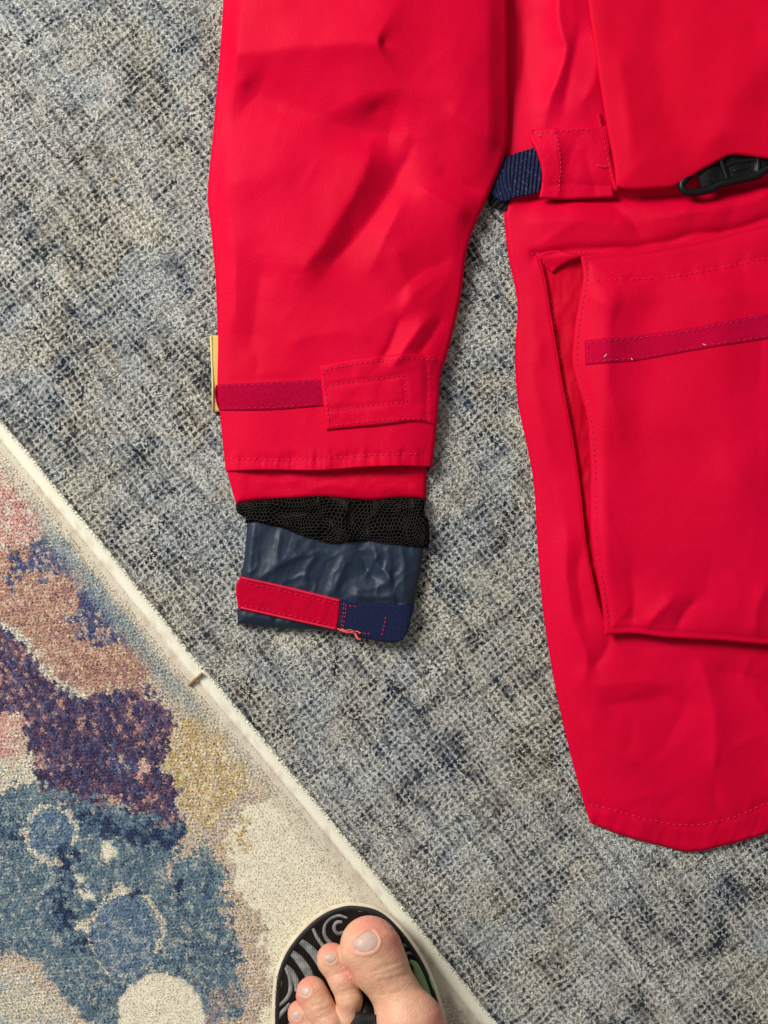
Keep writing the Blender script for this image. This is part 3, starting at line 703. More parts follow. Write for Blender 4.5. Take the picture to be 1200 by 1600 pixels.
# thread tail
for pts in ([(527, 982), (538, 985), (548, 984), (556, 990), (560, 1000)], [(530, 984), (543, 988), (553, 989), (557, 996), (564, 999)], [(534, 982), (545, 987), (558, 986), (563, 990)]):
    L = spline(pts, 24); x, y = W(L[:, 0], L[:, 1], .009); z = ZC + .0064 + .0006 * np.sin(np.linspace(0, 7, 24))
    sub(tube_obj('loose_thread', np.stack([x, y, z], 1), np.full(24, .00042), LOOSE, None, 6), cuff)

# ---- black net band
NB_L = [(368, 787), (369, 798), (374, 804), (383, 808), (382, 817)]; NB_R = [(666, 779), (663, 795), (663, 804), (669, 812), (671, 835), (670, 857)]
NB_T = [(368, 787), (405, 780), (450, 777), (503, 775), (580, 780), (625, 776), (666, 779)]
NB_B = [(382, 817), (410, 821), (442, 828), (470, 841), (503, 850), (525, 853), (552, 849), (580, 851), (607, 855), (640, 857), (670, 857)]
def net_rel(px, py):
    f = lambda *a, **k: fold(px, py, *a, **k)
    r = f([(372, 800), (420, 806), (470, 806), (520, 800)], -2.0, 6, 8) + f([(385, 813), (430, 818), (480, 822), (530, 815)], 1.6, 9, 9) + f([(545, 782), (540, 800), (535, 815), (550, 850)], 1.8, 9, 9)
    r = r + f([(520, 805), (490, 815), (470, 820)], -1.6, 8, 8) + f([(555, 785), (556, 805), (565, 815)], -1.8, 7, 8) + f([(575, 810), (620, 806), (665, 806)], -1.4, 9, 9) + f([(590, 828), (630, 826), (668, 826)], 1.3, 9, 9) + f([(380, 792), (430, 788), (500, 786)], 1.2, 7, 7)
    return (1.7 * r + 1.2 * (fbm(px / 22., py / 22., 361, 3) - .5) * 2) * mmv
def net_z(px, py, d=None):
    if d is None: d = np.full(np.shape(px), 30.)
    return np.maximum(ZC + (4.2 * qc(d / 8.) + 3.2 * qc(d / 30.)) * mmv + net_rel(px, py) * sm(0, 8, d), cuff_z(px, py) * sm(0, 6, d) + .0014)
G, E = coons(NB_L, NB_R, NB_T, NB_B, 150, 46)
netb = into(panel('net_band', G, E, lambda a, b, d: net_z(a, b, d) - .0009, NETBASE, None, zref=.007, floor=.0030)); tag(netb, 'gathered black net band between sleeve and cuff')
# hexagonal net: cords as small tubes, mapped through the band
cell = 5.3; V = []; F = []; rows = int(140 / (cell * 1.5 / 1.732)) 
segs = []
hx = cell; hy = cell * .866 * 2 * .5773
Rr = cell / 1.732
for j in range(-2, 30):
    for i in range(-2, 68):
        cx0 = 360 + i * cell + (j % 2) * cell / 2; cy0 = 770 + j * Rr * 1.5
        for k in (0, 1, 2):
            t0 = math.radians(90 + 60 * k); t1 = math.radians(150 + 60 * k)
            segs.append((cx0 + Rr * math.cos(t0), cy0 + Rr * math.sin(t0), cx0 + Rr * math.cos(t1), cy0 + Rr * math.sin(t1)))
sg = np.array(segs)
def net_warp(x, y): return x + 12 * (fbm(x / 30., y / 30., 371, 2) - .5) * 2, y + 12 * (fbm(x / 38., y / 38., 381, 2) - .5) * 2 + 5 * np.sin(x / 45.)
ax_, ay_ = net_warp(sg[:, 0], sg[:, 1]); bx_, by_ = net_warp(sg[:, 2], sg[:, 3])
NBP = [tuple(p) for p in E]
kk = inpoly(ax_, ay_, NBP) & inpoly(bx_, by_, NBP); ax_, ay_, bx_, by_ = ax_[kk], ay_[kk], bx_[kk], by_[kk]
da = pdist(ax_, ay_, E)[0]; db = pdist(bx_, by_, E)[0]
xa, ya = W(ax_, ay_, .007); xb, yb = W(bx_, by_, .007)
pa = np.stack([xa, ya, net_z(ax_, ay_, da)], 1); pb = np.stack([xb, yb, net_z(bx_, by_, db)], 1)
dr = pb - pa; dr /= np.linalg.norm(dr, axis=1)[:, None]; sd = np.cross(dr, [0, 0, 1.]); sd /= np.linalg.norm(sd, axis=1)[:, None]; up = np.cross(sd, dr)
r = .00027; Vn = []
for p in (pa - dr * r * .6, pb + dr * r * .6):
    for u, v in ((1, 0), (0, 1), (-1, 0), (0, -1)): Vn.append(p + (sd * u + up * v) * r)
Vn = np.stack(Vn, 1).reshape(-1, 3); o8 = (np.arange(len(pa)) * 8)[:, None]
Fn = np.concatenate([o8 + np.array([[k, (k + 1) % 4, 4 + (k + 1) % 4, 4 + k]]) for k in range(4)])
o = sub(mesh_np('net_cord', Vn, Fn, NET, None), netb); o['kind'] = 'stuff'

# ---- jacket body
def body_rel(px, py):
    f = lambda *a, **k: fold(px, py, *a, **k)
    r = f([(868, -60), (872, 40), (884, 80), (868, 130), (850, 210)], 5.0, 30, 22) + f([(812, 0), (816, 80), (808, 150)], -2.0, 20, 20) + f([(905, 40), (890, 120), (880, 190)], -2.0, 16, 16)
    r = r + f([(930, 40), (928, 120), (905, 180)], 2.0, 18, 18)
    r = r + f([(760, 306), (880, 309), (980, 306), (1100, 300), (1300, 270)], -5.5, 20, 18, taper=0)            # drawn-in waist
    r = r + f([(800, 345), (880, 345), (960, 350), (1010, 352)], 1.8, 26, 24) + f([(955, 318), (985, 345), (1000, 372)], -1.5, 18, 18) + f([(1000, 345), (1100, 330), (1250, 300)], 2.2, 22, 20)
    r = r + f([(836, 394), (900, 391), (997, 386), (1100, 366), (1260, 325)], -2.0, 6, 8, taper=0)
    r = r + f([(826, 430), (832, 520), (838, 620), (868, 760)], 1.0, 16, 22) + f([(818, 600), (850, 690), (866, 760)], .6, 12, 12)
    r = r + f([(880, 800), (886, 880), (892, 950), (905, 1005)], 1.5, 13, 22) + f([(905, 850), (908, 930), (918, 985)], -1.2, 14, 12)
    r = r + f([(902, 985), (915, 1035), (912, 1065)], 1.4, 14, 12) + f([(930, 1040), (945, 1020), (952, 1000)], -1.3, 12, 10)
    r = r + f([(910, 1075), (960, 1066), (1030, 1064), (1080, 1076)], 1.3, 26, 30) + f([(930, 1104), (990, 1094), (1060, 1080)], -1.8, 28, 34)
    r = r + f([(905, 1120), (950, 1170), (1010, 1200)], 1.6, 22, 26) + f([(1080, 1010), (1110, 1080), (1115, 1180), (1125, 1250)], 1.6, 26, 20) + f([(1030, 1170), (1060, 1120), (1080, 1080)], -1.0, 24, 24)
    r = r + f([(1100, 1040), (1180, 1060), (1260, 1090)], -2.0, 24, 30) + f([(1160, 1060), (1210, 1150), (1230, 1260)], 1.4, 26, 26) + f([(1125, 1180), (1118, 1230), (1130, 1290)], -.8, 10, 14)
    r = r + 1.1 * (fbm(px / 130., py / 130., 401, 2) - .5) * 2 + .12 * (fbm(px / 40., py / 40., 411, 2) - .5) * 2
    r = r + fine_creases(px, py, 7, 14, 820, 1200, 1000, 1280, -.3, .9) + fine_creases(px, py, 8, 10, 805, 900, 430, 950, 1.45, .3) + fine_creases(px, py, 9, 8, 810, 1180, 318, 380, .3, .8) + fine_creases(px, py, 10, 6, 810, 920, 0, 200, 1.3, .4)
    sdv, ssd, tsd = pdist(px, py, spline([(838, 397), (850, 431), (859, 487), (878, 602), (893, 680), (905, 760), (915, 850), (932, 935), (944, 985)], 26))
    slot = sm(-2, 8, -ssd * sdv) * sm(392, 420, py) * sm(1000, 930, py) * sm(80, 50, px - 880 - (py - 400) * .1)
    return (1.35 * r - 5.0 * slot) * mmv
BHEM = [(921, 1258), (960, 1267), (1020, 1283), (1080, 1290), (1140, 1280), (1200, 1256), (1300, 1222)]
BBs = spline(BD_B, 24)
def body_z(px, py, d=None):
    if d is None: d = np.full(np.shape(px), 90.)
    lowtop = 1 - .72 * sm(230, 120, py) * sm(900, 820, px)
    z = Z0 + (2.8 * qc(d / 6.) + 9.5 * (1 - np.exp(-d / 70.)) * (1 - .5 * sm(1050, 1320, py))) * lowtop * mmv + body_rel(px, py) * sm(0, 40, d)
    z = z + pucker(px, py, BHEM, per=17.) + .5 * mmv * np.sin(px / 23. + 4 * fbm(px / 70., py / 70., 9, 2)) * sm(1230, 1320, py) + .6 * mmv * (fbm((px + .3 * py) / 10., py / 80., 14, 2) - .5) * 2 * sm(45, 15, pdist(px, py, BBs)[0])
    return z
BODY_L = [(770, -140), (772, 40), (775, 150), (786, 225), (794, 262), (797, 296)] + BD_L[1:]
BLs = spline(BODY_L, 50)
def body_z_in(px, py, d=None): return body_z(px, py, np.minimum(pdist(px, py, BLs)[0], pdist(px, py, BBs)[0]))
G, E = coons(BODY_L, [(1420, -140), (1420, 1225)], [(770, -140), (1420, -140)], BD_B, 250, 480)
body = into(panel('body', G, E, body_z, RED, None, zref=.010, floor=.0016)); tag(body, 'red jacket body with drawn-in waist and hem')
sub(stitches('stitching', BHEM, body_z_in, THREAD, None, zref=.010, step=9.5), body)
sub(stitches('stitching', [(833, 397), (838, 395), (900, 394), (940, 392)], body_z_in, THREAD2, None, zref=.012, step=8, ln=5, w=1.2), body)

# pocket: gusset, then the big front panel
def gus_z(px, py, d):
    t = sm(0, 30, d)
    return body_z_in(px, py) + (.6 + 1.6 * qc(d / 6.)) * mmv + .9 * mmv * (fbm(px / 22., py / 40., 421, 3) - .5) * 2
GU_L = [(840, 397), (850, 431), (859, 487), (878, 602), (893, 680), (905, 760), (915, 850), (932, 935), (944, 985)]
G, E = coons(GU_L, [(935, 404), (930, 500), (935, 602), (950, 720), (955, 850), (965, 985)], [(840, 397), (880, 394), (935, 404)], [(944, 985), (965, 985)], 46, 240)
gus = into(panel('pocket_gusset', G, E, gus_z, RED2, None, zref=.013, thick=.0018)); tag(gus, 'folded red side gusset of the pocket')
sub(stitches('stitching', [(862, 455), (868, 500), (884, 600), (898, 680)], lambda a, b, d: gus_z(a, b, np.full(np.shape(a), 12.)), THREAD, None, zref=.014, step=9, ln=5, w=1.1, skip=.3), gus)
# small folded top corner of the gusset
G, E = coons([(838, 396), (848, 408), (860, 420)], [(909, 400), (880, 412), (864, 424)], [(838, 396), (870, 390), (909, 400)], [(860, 420), (864, 424)], 40, 20)
def cor_z(px, py, d): return body_z_in(px, py) + (3.2 + 1.0 * qc(d / 4.) + 2.2 * sm(845, 905, px)) * mmv
cr_ = into(panel('pocket_corner_fold', G, E, cor_z, RED, None, zref=.016, thick=.0010))
sub(stitches('stitching', [(843, 400), (851, 409), (860, 418)], lambda a, b, d: cor_z(a, b, np.full(np.shape(a), 9.)), THREAD2, None, zref=.016, step=8, ln=5, w=1.1), cr_)

PF_L = [(908, 399), (911, 420), (911, 436), (905, 470), (899, 508), (896, 540), (895, 566), (902, 599), (912, 630), (917, 655), (921, 700), (923, 740), (922, 782), (923, 835), (931, 890), (941, 947), (945, 992)]
PF_B = [(945, 992), (990, 990), (1042, 996), (1117, 1000), (1200, 1007), (1300, 1010), (1420, 1000)]
def pock_rel(px, py):
    f = lambda *a, **k: fold(px, py, *a, **k)
    r = f([(1020, 400), (1010, 520), (1000, 640), (1005, 780)], -2.6, 60, 70) + f([(960, 420), (950, 560), (965, 700)], 1.6, 30, 40)
    r = r + f([(1008, 992), (1018, 965), (1050, 930)], 1.8, 14, 12) + f([(985, 985), (990, 930), (985, 880)], -1.8, 20, 16) + f([(1055, 990), (1062, 965), (1085, 935)], -1.4, 12, 14) + f([(1180, 1000), (1178, 960), (1190, 920)], 1.4, 16, 14)
    r = r + f([(1100, 760), (1200, 700), (1300, 640)], 2.4, 80, 80) + f([(930, 760), (935, 860), (950, 940)], 1.0, 14, 18) + f([(1120, 400), (1130, 620), (1120, 850)], 2.0, 60, 60)
    r = r + f([(905, 440), (925, 470), (960, 480)], 1.0, 14, 14)
    r = r + fine_creases(px, py, 12, 12, 930, 1200, 420, 980, 1.0, .9) * .8
    return (r + 1.3 * (fbm(px / 130., py / 130., 431, 2) - .5) * 2 + .1 * (fbm(px / 40., py / 40., 441, 2) - .5) * 2) * 1.3 * mmv
PFs = spline(PF_L, 60); PBs = spline(PF_B, 24)
def pock_z(px, py, d=None):
    if d is None: d = np.minimum(pdist(px, py, PFs)[0], pdist(px, py, PBs)[0])
    base = Z0 + 12.4 * mmv
    base = base + 6.5 * mmv * sm(396, 470, py) * sm(0, 60, px - 890) 
    z = base + (.6 * qc(d / 3.) + 3.5 * qc(d / 200.)) * mmv + pock_rel(px, py) * sm(0, 30, d)
    z = z - 3.0 * mmv * sm(60, 0, d) * sm(840, 990, py) * sm(1050, 950, px)
    z = z - .5 * mmv * np.exp(-(np.abs(d - 9) / 4.) ** 2)
    z = z + pucker(px, py, [(930, 438), (1032, 434), (1130, 417), (1200, 402), (1300, 380)], .4, 6)
    return z
PF_T = [(908, 399), (950, 394), (997, 390), (1100, 371), (1200, 345), (1300, 318), (1420, 285)]
G, E = coons(PF_L, [(1420, 285), (1420, 1000)], PF_T, PF_B, 220, 280)
pock = into(panel('pocket', G, E, pock_z, RED, None, zref=.018, thick=.0014)); tag(pock, 'large red patch pocket with curled left edge')
sub(stitches('stitching', [(915, 405), (918, 436), (911, 470), (906, 508), (902, 566), (909, 599), (920, 640), (928, 700), (930, 782), (930, 835), (938, 890), (947, 947), (951, 980)], pock_z, THREAD, None, zref=.018, step=9, ln=5.5, w=1.1), pock)
sub(stitches('stitching', [(930, 438), (1032, 434), (1130, 417), (1200, 402), (1300, 380)], pock_z, THREAD, None, zref=.019, step=9, ln=5.5, w=1.1, skip=.1), pock)
PV_T = [(913, 532), (990, 524), (1060, 516), (1120, 504), (1200, 488), (1300, 462)]; PV_B = [(914, 571), (990, 565), (1060, 553), (1120, 543), (1200, 530), (1300, 505)]
def pv_z(px, py, d=None):
    if d is None: d = np.full(np.shape(px), 9.)
    return pock_z(px, py) + (.15 + .7 * qc(d / 4.)) * mmv
G, E = coons([(913, 532), (914, 571)], [(1300, 462), (1300, 505)], PV_T, PV_B, 180, 34)
pv = sub(panel('hook_and_loop_strip', G, E, pv_z, VEL3, None, zref=.019, thick=.0010), pock)
sub(stitches('stitching', [(p[0] + 4, p[1] + 5) for p in PV_T], pv_z, THREAD2, None, zref=.020, step=10, ln=5.5, w=1.0), pock)
sub(stitches('stitching', [(p[0] + 4, p[1] - 5) for p in PV_B], pv_z, THREAD2, None, zref=.020, step=10, ln=5.5, w=1.0, skip=.1), pock)
sub(stitches('stitching', [(918, 536), (919, 566)], pv_z, THREAD, None, zref=.020, step=9, ln=5, w=1.0), pock)
m, nt, b = nmat('white_lint', (0.75, 0.62, 0.62), 0.9, 0.1); LINT = m
for (cx, cy, an, ln) in ((944, 557, -.9, 6), (1097, 540, .4, 5), (986, 562, 1.2, 3)):
    t = np.linspace(-.5, .5, 6); L = np.stack([cx + t * ln * math.cos(an) + np.sin(t * 8) * .6, cy + t * ln * math.sin(an)], 1)
    x, y = W(L[:, 0], L[:, 1], .02)
    sub(tube_obj('lint', np.stack([x, y, pv_z(L[:, 0], L[:, 1]) + .0004], 1), np.full(6, .00022), LINT, None, 5), pock)

# waist tab and webbing
def wt_z(px, py, d=None):
    if d is None: d = np.full(np.shape(px), 12.)
    r = fold(px, py, [(866, 200), (876, 250), (875, 308)], .9, 7, 9, taper=0) + fold(px, py, [(905, 215), (890, 260), (884, 300)], -.7, 12, 12) + fold(px, py, [(920, 240), (925, 275), (935, 305)], -1.0, 10, 10)
    bz = body_z_in(px, py)
    return np.maximum(Z0 + 8.0 * mmv, bz + (.4 + 2.6 * sm(205, 235, py) * sm(900, 850, px)) * mmv) + (.8 + .9 * qc(d / 4.)) * mmv + r * mmv + .5 * mmv * (fbm(px / 26., py / 26., 451, 3) - .5) * 2 + 1.2 * mmv * sm(225, 300, py) * sm(880, 846, px)
G, E = coons([(827, 201), (829, 215), (838, 236), (846, 262), (847, 285), (843, 308)], [(950, 196), (955, 250), (960, 306)], [(827, 201), (866, 200), (950, 196)], [(843, 308), (880, 310), (960, 306)], 90, 70)
wt = into(panel('waist_tab', G, E, wt_z, RED, None, zref=.014, thick=.0026)); tag(wt, 'red fabric tab holding the navy waist webbing')
sub(stitches('stitching', [(834, 207), (866, 206), (925, 202)], wt_z, THREAD2, None, zref=.014, step=8, ln=5.5, w=1.2), wt)
sub(stitches('stitching', [(864, 204), (872, 228), (876, 260), (873, 304)], wt_z, THREAD2, None, zref=.014, step=7, ln=5.8, w=1.2), wt)
for pts in ([(836, 205), (840, 210), (845, 213)], [(932, 258), (942, 261), (948, 259)]):
    L = spline(pts, 10); x, y = W(L[:, 0], L[:, 1], .015)
    sub(tube_obj('loose_thread', np.stack([x, y, wt_z(L[:, 0], L[:, 1]) + .0012], 1), np.full(10, .0003), THREAD2, None, 5), wt)
def web_z(px, py, d):
    u = (px - 763) / 80.
    z = Z0 + (6.6 * qc((u + .12) / .75) + .4 * qc(d / 3.)) * mmv
    cxp, cyp = 808 - 0 * px, 420.
    rr = px + 0.10 * (py - 270) - 14 * np.exp(-((py - 318) / 26.) ** 2) * (px < 800)
    z = np.maximum(z, body_z_in(px, py) * sm(782, 796, px) + .9 * mmv)
    return z + .38 * mmv * np.sin(rr / 6.2 * 2 * np.pi)
G, E = coons([(786, 250), (770, 262), (763, 278), (763, 296)], [(838, 230), (848, 262), (849, 283), (840, 301)], [(786, 250), (805, 239), (838, 230)], [(763, 296), (785, 314), (805, 308), (840, 301)], 150, 60)
wb = into(panel('waist_webbing', G, E, web_z, NAVYWEB, None, zref=.010, thick=.0022)); tag(wb, 'ribbed navy webbing loop at the waist')
def web2_z(px, py, d): return Z0 + 3.0 * mmv + .4 * mmv * np.sin((px + py) / 6. * np.pi)
G, E = coons([(764, 284), (762, 300), (764, 322)], [(796, 296), (797, 312), (790, 330)], [(764, 284), (796, 296)], [(764, 322), (790, 330)], 30, 30)
sub(panel('webbing_turn', G, E, web2_z, BLACKWEB, None, zref=.004, thick=.0020), wb)

# ---- upper front panel with overhanging lower edge
FP_L = [(902, -140), (918, 0), (932, 96), (947, 192), (958, 250), (963, 292)]
FP_B = [(963, 292), (985, 296), (1020, 295), (1056, 290), (1090, 270), (1120, 253), (1142, 243), (1170, 245), (1200, 249), (1300, 256), (1420, 262)]
FPs = spline(FP_L, 24); FBs = spline(FP_B, 40)
def fp_z(px, py, d=None):
    if d is None: d = np.minimum(pdist(px, py, FPs)[0], pdist(px, py, FBs)[0])
    f = lambda *a, **k: fold(px, py, *a, **k)
    r = f([(1040, -80), (1030, 60), (1040, 180), (1060, 270)], -2.6, 50, 50) + f([(1110, 280), (1130, 190), (1190, 110), (1280, 60)], 3.4, 60, 50) + f([(960, 60), (975, 160), (985, 270)], 2.0, 34, 40) + f([(1160, 40), (1230, -10)], -1.6, 60, 60)
    r = r + 1.2 * (fbm(px / 110., py / 110., 461, 3) - .5) * 2 + .1 * (fbm(px / 30., py / 30., 471, 2) - .5) * 2
    return Z0 + (16.0 + .7 * qc(d / 3.5) + 3.5 * qc(d / 110.) + 2.0 * sm(1060, 1140, px) * sm(160, 250, py)) * mmv + r * mmv * sm(0, 40, d)
G, E = coons(FP_L, [(1420, -140), (1420, 262)], [(902, -140), (1420, -140)], FP_B, 220, 190)
fp = into(panel('front_panel', G, E, fp_z, TWILL, None, zref=.018, thick=.0022)); tag(fp, 'twill red front panel overhanging the waist')
# folded facing along its lower left edge
def fc_z(px, py, d): return Z0 + (10.8 + 1.4 * qc(d / 3.)) * mmv + .8 * mmv * np.sin((px - .25 * py) / 3.2)
G, E = coons([(932, 178), (938, 215), (947, 255), (959, 296)], [(950, 176), (958, 215), (966, 255), (970, 292)], [(932, 178), (940, 175), (950, 176)], [(959, 296), (965, 298), (970, 292)], 30, 60)
fc = sub(panel('folded_facing', G, E, fc_z, RED2, None, zref=.015, thick=.0012), fp)
sub(stitches('stitching', [(937, 183), (943, 215), (951, 255), (959, 285)], lambda a, b, d: fc_z(a, b, np.full(np.shape(a), 5.)), THREAD2, None, zref=.016, step=9, ln=5, w=1.0), fp)

# ---- buckle with black webbing under that panel
def wpath(pts, z, n=40):
    L = spline(pts, n, False); zz = np.interp(np.linspace(0, 1, n), np.linspace(0, 1, len(z)), z)
    x, y = W(L[:, 0], L[:, 1], .012); return np.stack([x, y, zz], 1)
bk = Z0 + .0150
frame_pts = [(1105, 252), (1078, 272), (1062, 290), (1064, 300), (1074, 304), (1104, 300), (1124, 290), (1150, 284), (1180, 277), (1198, 264), (1230, 256)]
buckle = into(tube_obj('buckle', wpath(frame_pts, [bk - .001, bk, bk + .001, bk + .001, bk + .001, bk, bk, bk]), np.full(40, .0025), PLASTIC, None, 10))
tag(buckle, 'black plastic ladder buckle on the waist strap')
sub(tube_obj('cross_bar', wpath([(1122, 248), (1128, 266), (1134, 284)], [bk + .001] * 3, 12), np.full(12, .0018), PLASTIC, None, 10), buckle)
sub(tube_obj('cross_bar', wpath([(1180, 240), (1182, 258), (1182, 274)], [bk + .0005] * 3, 12), np.full(12, .0016), PLASTIC, None, 10), buckle)
G, E = coons([(1126, 258), (1130, 272), (1136, 287)], [(1184, 246), (1186, 260), (1184, 275)], [(1126, 258), (1150, 250), (1184, 246)], [(1136, 287), (1160, 281), (1184, 275)], 24, 16)
sub(panel('buckle_plate', G, E, lambda a, b, d: bk + .0006 + .0012 * qc(d / 4.) - .0018 * sm(6, 9, d) * sm(16, 13, d), PLASTIC, None, zref=.014, thick=.0022), buckle)
def bw_z(px, py, d): return bk + .0009 + .0012 * np.sin((px - 1085) / 40. * np.pi) ** 2 + .00028 * np.sin((px * .9 + py * .55) / 4.0 * 2 * np.pi) - .001
G, E = coons([(1086, 262), (1090, 280), (1095, 297)], [(1215, 236), (1215, 270)], [(1086, 262), (1140, 238), (1215, 236)], [(1095, 297), (1135, 283), (1178, 272), (1215, 262)], 130, 30)
sub(panel('buckle_webbing', G, E, bw_z, BLACKWEB, None, zref=.013, thick=.0016), buckle)

# ------------------------------------------------------------------ sandal
sx, sy = W(560, 1650); sandal = empty('flip_flop', (sx, sy, 0)); tag(sandal, 'black and grey swirl flip flop with cream rim on the patterned rug', 'sandal')
def into2(o, root): o.parent = root; o.matrix_parent_inverse.identity(); o.location = -root.location; return o
SO = [(552, 1408), (520, 1414), (495, 1427), (470, 1449), (447, 1478), (433, 1508), (427, 1538), (425, 1600), (430, 1670), (445, 1760), (460, 1880), (468, 1990), (490, 2070), (540, 2115), (590, 2112), (640, 2070), (664, 1990), (684, 1880), (697, 1760), (702, 1670), (697, 1600), (690, 1564), (669, 1507), (634, 1453), (596, 1418)]
def closed(pts, n):
    P = spline(pts + pts[:3], 600); P0 = spline([pts[-1]] + pts + pts[:2], 900)
    s = np.concatenate([[0], np.cumsum(np.hypot(*(P0[1:] - P0[:-1]).T))])
    i0 = np.argmin(np.hypot(*(P0[:200] - np.array(pts[0])).T)); i1 = 200 + np.argmin(np.hypot(*(P0[200:] - np.array(pts[0])).T))
    u = np.linspace(s[i0], s[i1], n, endpoint=False)
    return np.stack([np.interp(u, s, P0[:, 0]), np.interp(u, s, P0[:, 1])], 1)
SOL = closed(SO, 240); ctr = SOL.mean(0)
def inset(P, k):
    t = np.roll(P, -1, 0) - np.roll(P, 1, 0); t /= np.linalg.norm(t, axis=1)[:, None]; nn = np.stack([-t[:, 1], t[:, 0]], 1)
    if ((P + nn - ctr) ** 2).sum() > ((P - nn - ctr) ** 2).sum(): nn = -nn
    return P + nn * k
def lathe_ring(name, prof, mat, parent, zref, cap=True):
    """prof: list of (inset px, z)"""
    n = len(SOL); V = []
    for k, z in prof:
        Q = inset(SOL, k); x, y = W(Q[:, 0], Q[:, 1], zref); V.append(np.stack([x, y, np.full(n, z)], 1))
    i = np.arange(n); j = (i + 1) % n
    F = np.concatenate([np.stack([q * n + i, q * n + j, (q + 1) * n + j, (q + 1) * n + i], 1) for q in range(len(prof) - 1)])
    V = np.vstack(V); Fs = [F]
    if cap:
        c = len(V); V = np.vstack([V, V[-n:].mean(0)[None]]); last = (len(prof) - 1) * n
        Fs.append(np.stack([last + i, last + j, np.full(n, c)], 1))
    return into2(mesh_np(name, V, Fs, mat, None), parent)
m, nt, b = nmat('cream_foam', (0.60, 0.52, 0.38), 0.7, 0.2); co = texco(nt); vary(nt, b, (0.58, 0.49, 0.34), (0.70, 0.62, 0.46), 90, 4, vec=co); FOAM = m
n = noise(nt, 500, 3, .6, co); add_bump(nt, b, n.outputs[0], .3, .0005)
m, nt, b = nmat('black_footbed', (0.010, 0.010, 0.010), 0.6, 0.3); co = texco(nt); BED = m; vary(nt, b, (0.008, 0.008, 0.009), (0.02, 0.019, 0.018), 120, 4, vec=co)
w1 = N(nt, 'ShaderNodeTexWave', Scale=260.0); nt.links.new(co, w1.inputs['Vector']); add_bump(nt, b, w1.outputs['Fac'], .35, .0003)
m, nt, b = nmat('grey_swirl', (0.13, 0.14, 0.135), 0.65, 0.25); co = texco(nt); SWIRL = m; vary(nt, b, (0.13, 0.14, 0.135), (0.27, 0.28, 0.27), 260, 4, vec=co)
w1 = N(nt, 'ShaderNodeTexWave', Scale=260.0); nt.links.new(co, w1.inputs['Vector']); add_bump(nt, b, w1.outputs['Fac'], .5, .0003)
m, nt, b = nmat('green_print', (0.20, 0.36, 0.14), 0.65, 0.25); GREEN = m; vary(nt, b, (0.24, 0.42, 0.18), (0.32, 0.52, 0.25), 200, 3)
ZS = .0235
lathe_ring('sole', [(20, .0070), (15, .0072), (3, ZS - .004), (0, ZS - .0012), (1.0, ZS - .0002), (6, ZS)], FOAM, sandal, .02, cap=True)
lathe_ring('footbed', [(5, ZS - .0005), (5.5, ZS + .0008), (7, ZS + .0015), (11.5, ZS + .0015), (13, ZS + .0006)], BED, sandal, .02)
ZF = ZS + .0006
def band(name, pts, w, mat, h=.0005, zoff=0.0):
    L = spline(pts, 36); t = np.gradient(L, axis=0); t /= np.linalg.norm(t, axis=1)[:, None]; nn = np.stack([-t[:, 1], t[:, 0]], 1)
    ww = np.interp(np.linspace(0, 1, 36), np.linspace(0, 1, len(w)), w) if isinstance(w, (list, tuple)) else np.full(36, w)
    ww = ww * 1.2; V = []
    for k, z in ((-.5, ZF - .0004), (-.42, ZF + h), (.42, ZF + h), (.5, ZF - .0004)):
        Q = L + nn * (ww * k)[:, None]; x, y = W(Q[:, 0], Q[:, 1], .023); V.append(np.stack([x, y, np.full(36, z + zoff)], 1))
    V = np.stack(V, 1).reshape(-1, 3); i = (np.arange(35) * 4)[:, None]
    F = np.concatenate([i + np.array([[k, k + 1, k + 5, k + 4]]) for k in range(3)] + [np.array([[0, 3, 2, 1], [140, 141, 142, 143]])])
    return into2(mesh_np(name, V, F, mat, None), sandal)
band('swirl_line', [(489, 1450), (495, 1463), (503, 1475), (512, 1486)], [4, 5, 5, 5], SWIRL)
band('swirl_line', [(470, 1470), (482, 1480), (493, 1492), (502, 1508)], [8, 11, 12, 10], SWIRL)
band('swirl_line', [(455, 1487), (466, 1497), (479, 1515), (486, 1530)], [8, 12, 13, 12], SWIRL)
band('swirl_line', [(443, 1506), (454, 1518), (463, 1534), (465, 1548)], [6, 10, 9, 8], SWIRL)
band('swirl_line', [(447, 1512), (454, 1531), (453, 1551), (443, 1565), (431, 1574)], [4, 6, 6, 5, 4], SWIRL, zoff=.0002)
band('swirl_line', [(433, 1524), (438, 1533), (436, 1543), (431, 1551)], [4, 5, 5, 4], SWIRL)
band('swirl_line', [(453, 1567), (446, 1576), (438, 1585), (432, 1595)], [4, 6, 6, 5], SWIRL)
band('swirl_line', [(460, 1595), (448, 1606), (440, 1625)], [4, 6, 5], SWIRL)
band('swirl_line', [(517, 1474), (508, 1462), (507, 1448), (515, 1436), (529, 1430), (543, 1434)], [6, 5, 4, 4, 4, 3], SWIRL)
band('swirl_line', [(538, 1456), (528, 1458), (522, 1450), (526, 1441), (535, 1440)], [5, 5, 5, 5, 4], SWIRL)
for pts, w in (([(590, 1428), (600, 1434)], 3), ([(606, 1440), (613, 1447)], 4), ([(624, 1460), (632, 1464)], 5), ([(626, 1476), (638, 1476)], 5), ([(630, 1490), (642, 1488), (648, 1492)], 4), ([(583, 1426), (570, 1422), (560, 1423)], 3)):
    band('swirl_line', [pts[0], ((pts[0][0] + pts[1][0]) / 2, (pts[0][1] + pts[1][1]) / 2)] + list(pts[1:]), w, SWIRL)
band('green_patch', [(640, 1500), (650, 1508), (660, 1528), (667, 1556), (671, 1590)], [4, 16, 24, 22, 20], GREEN, h=.0006)
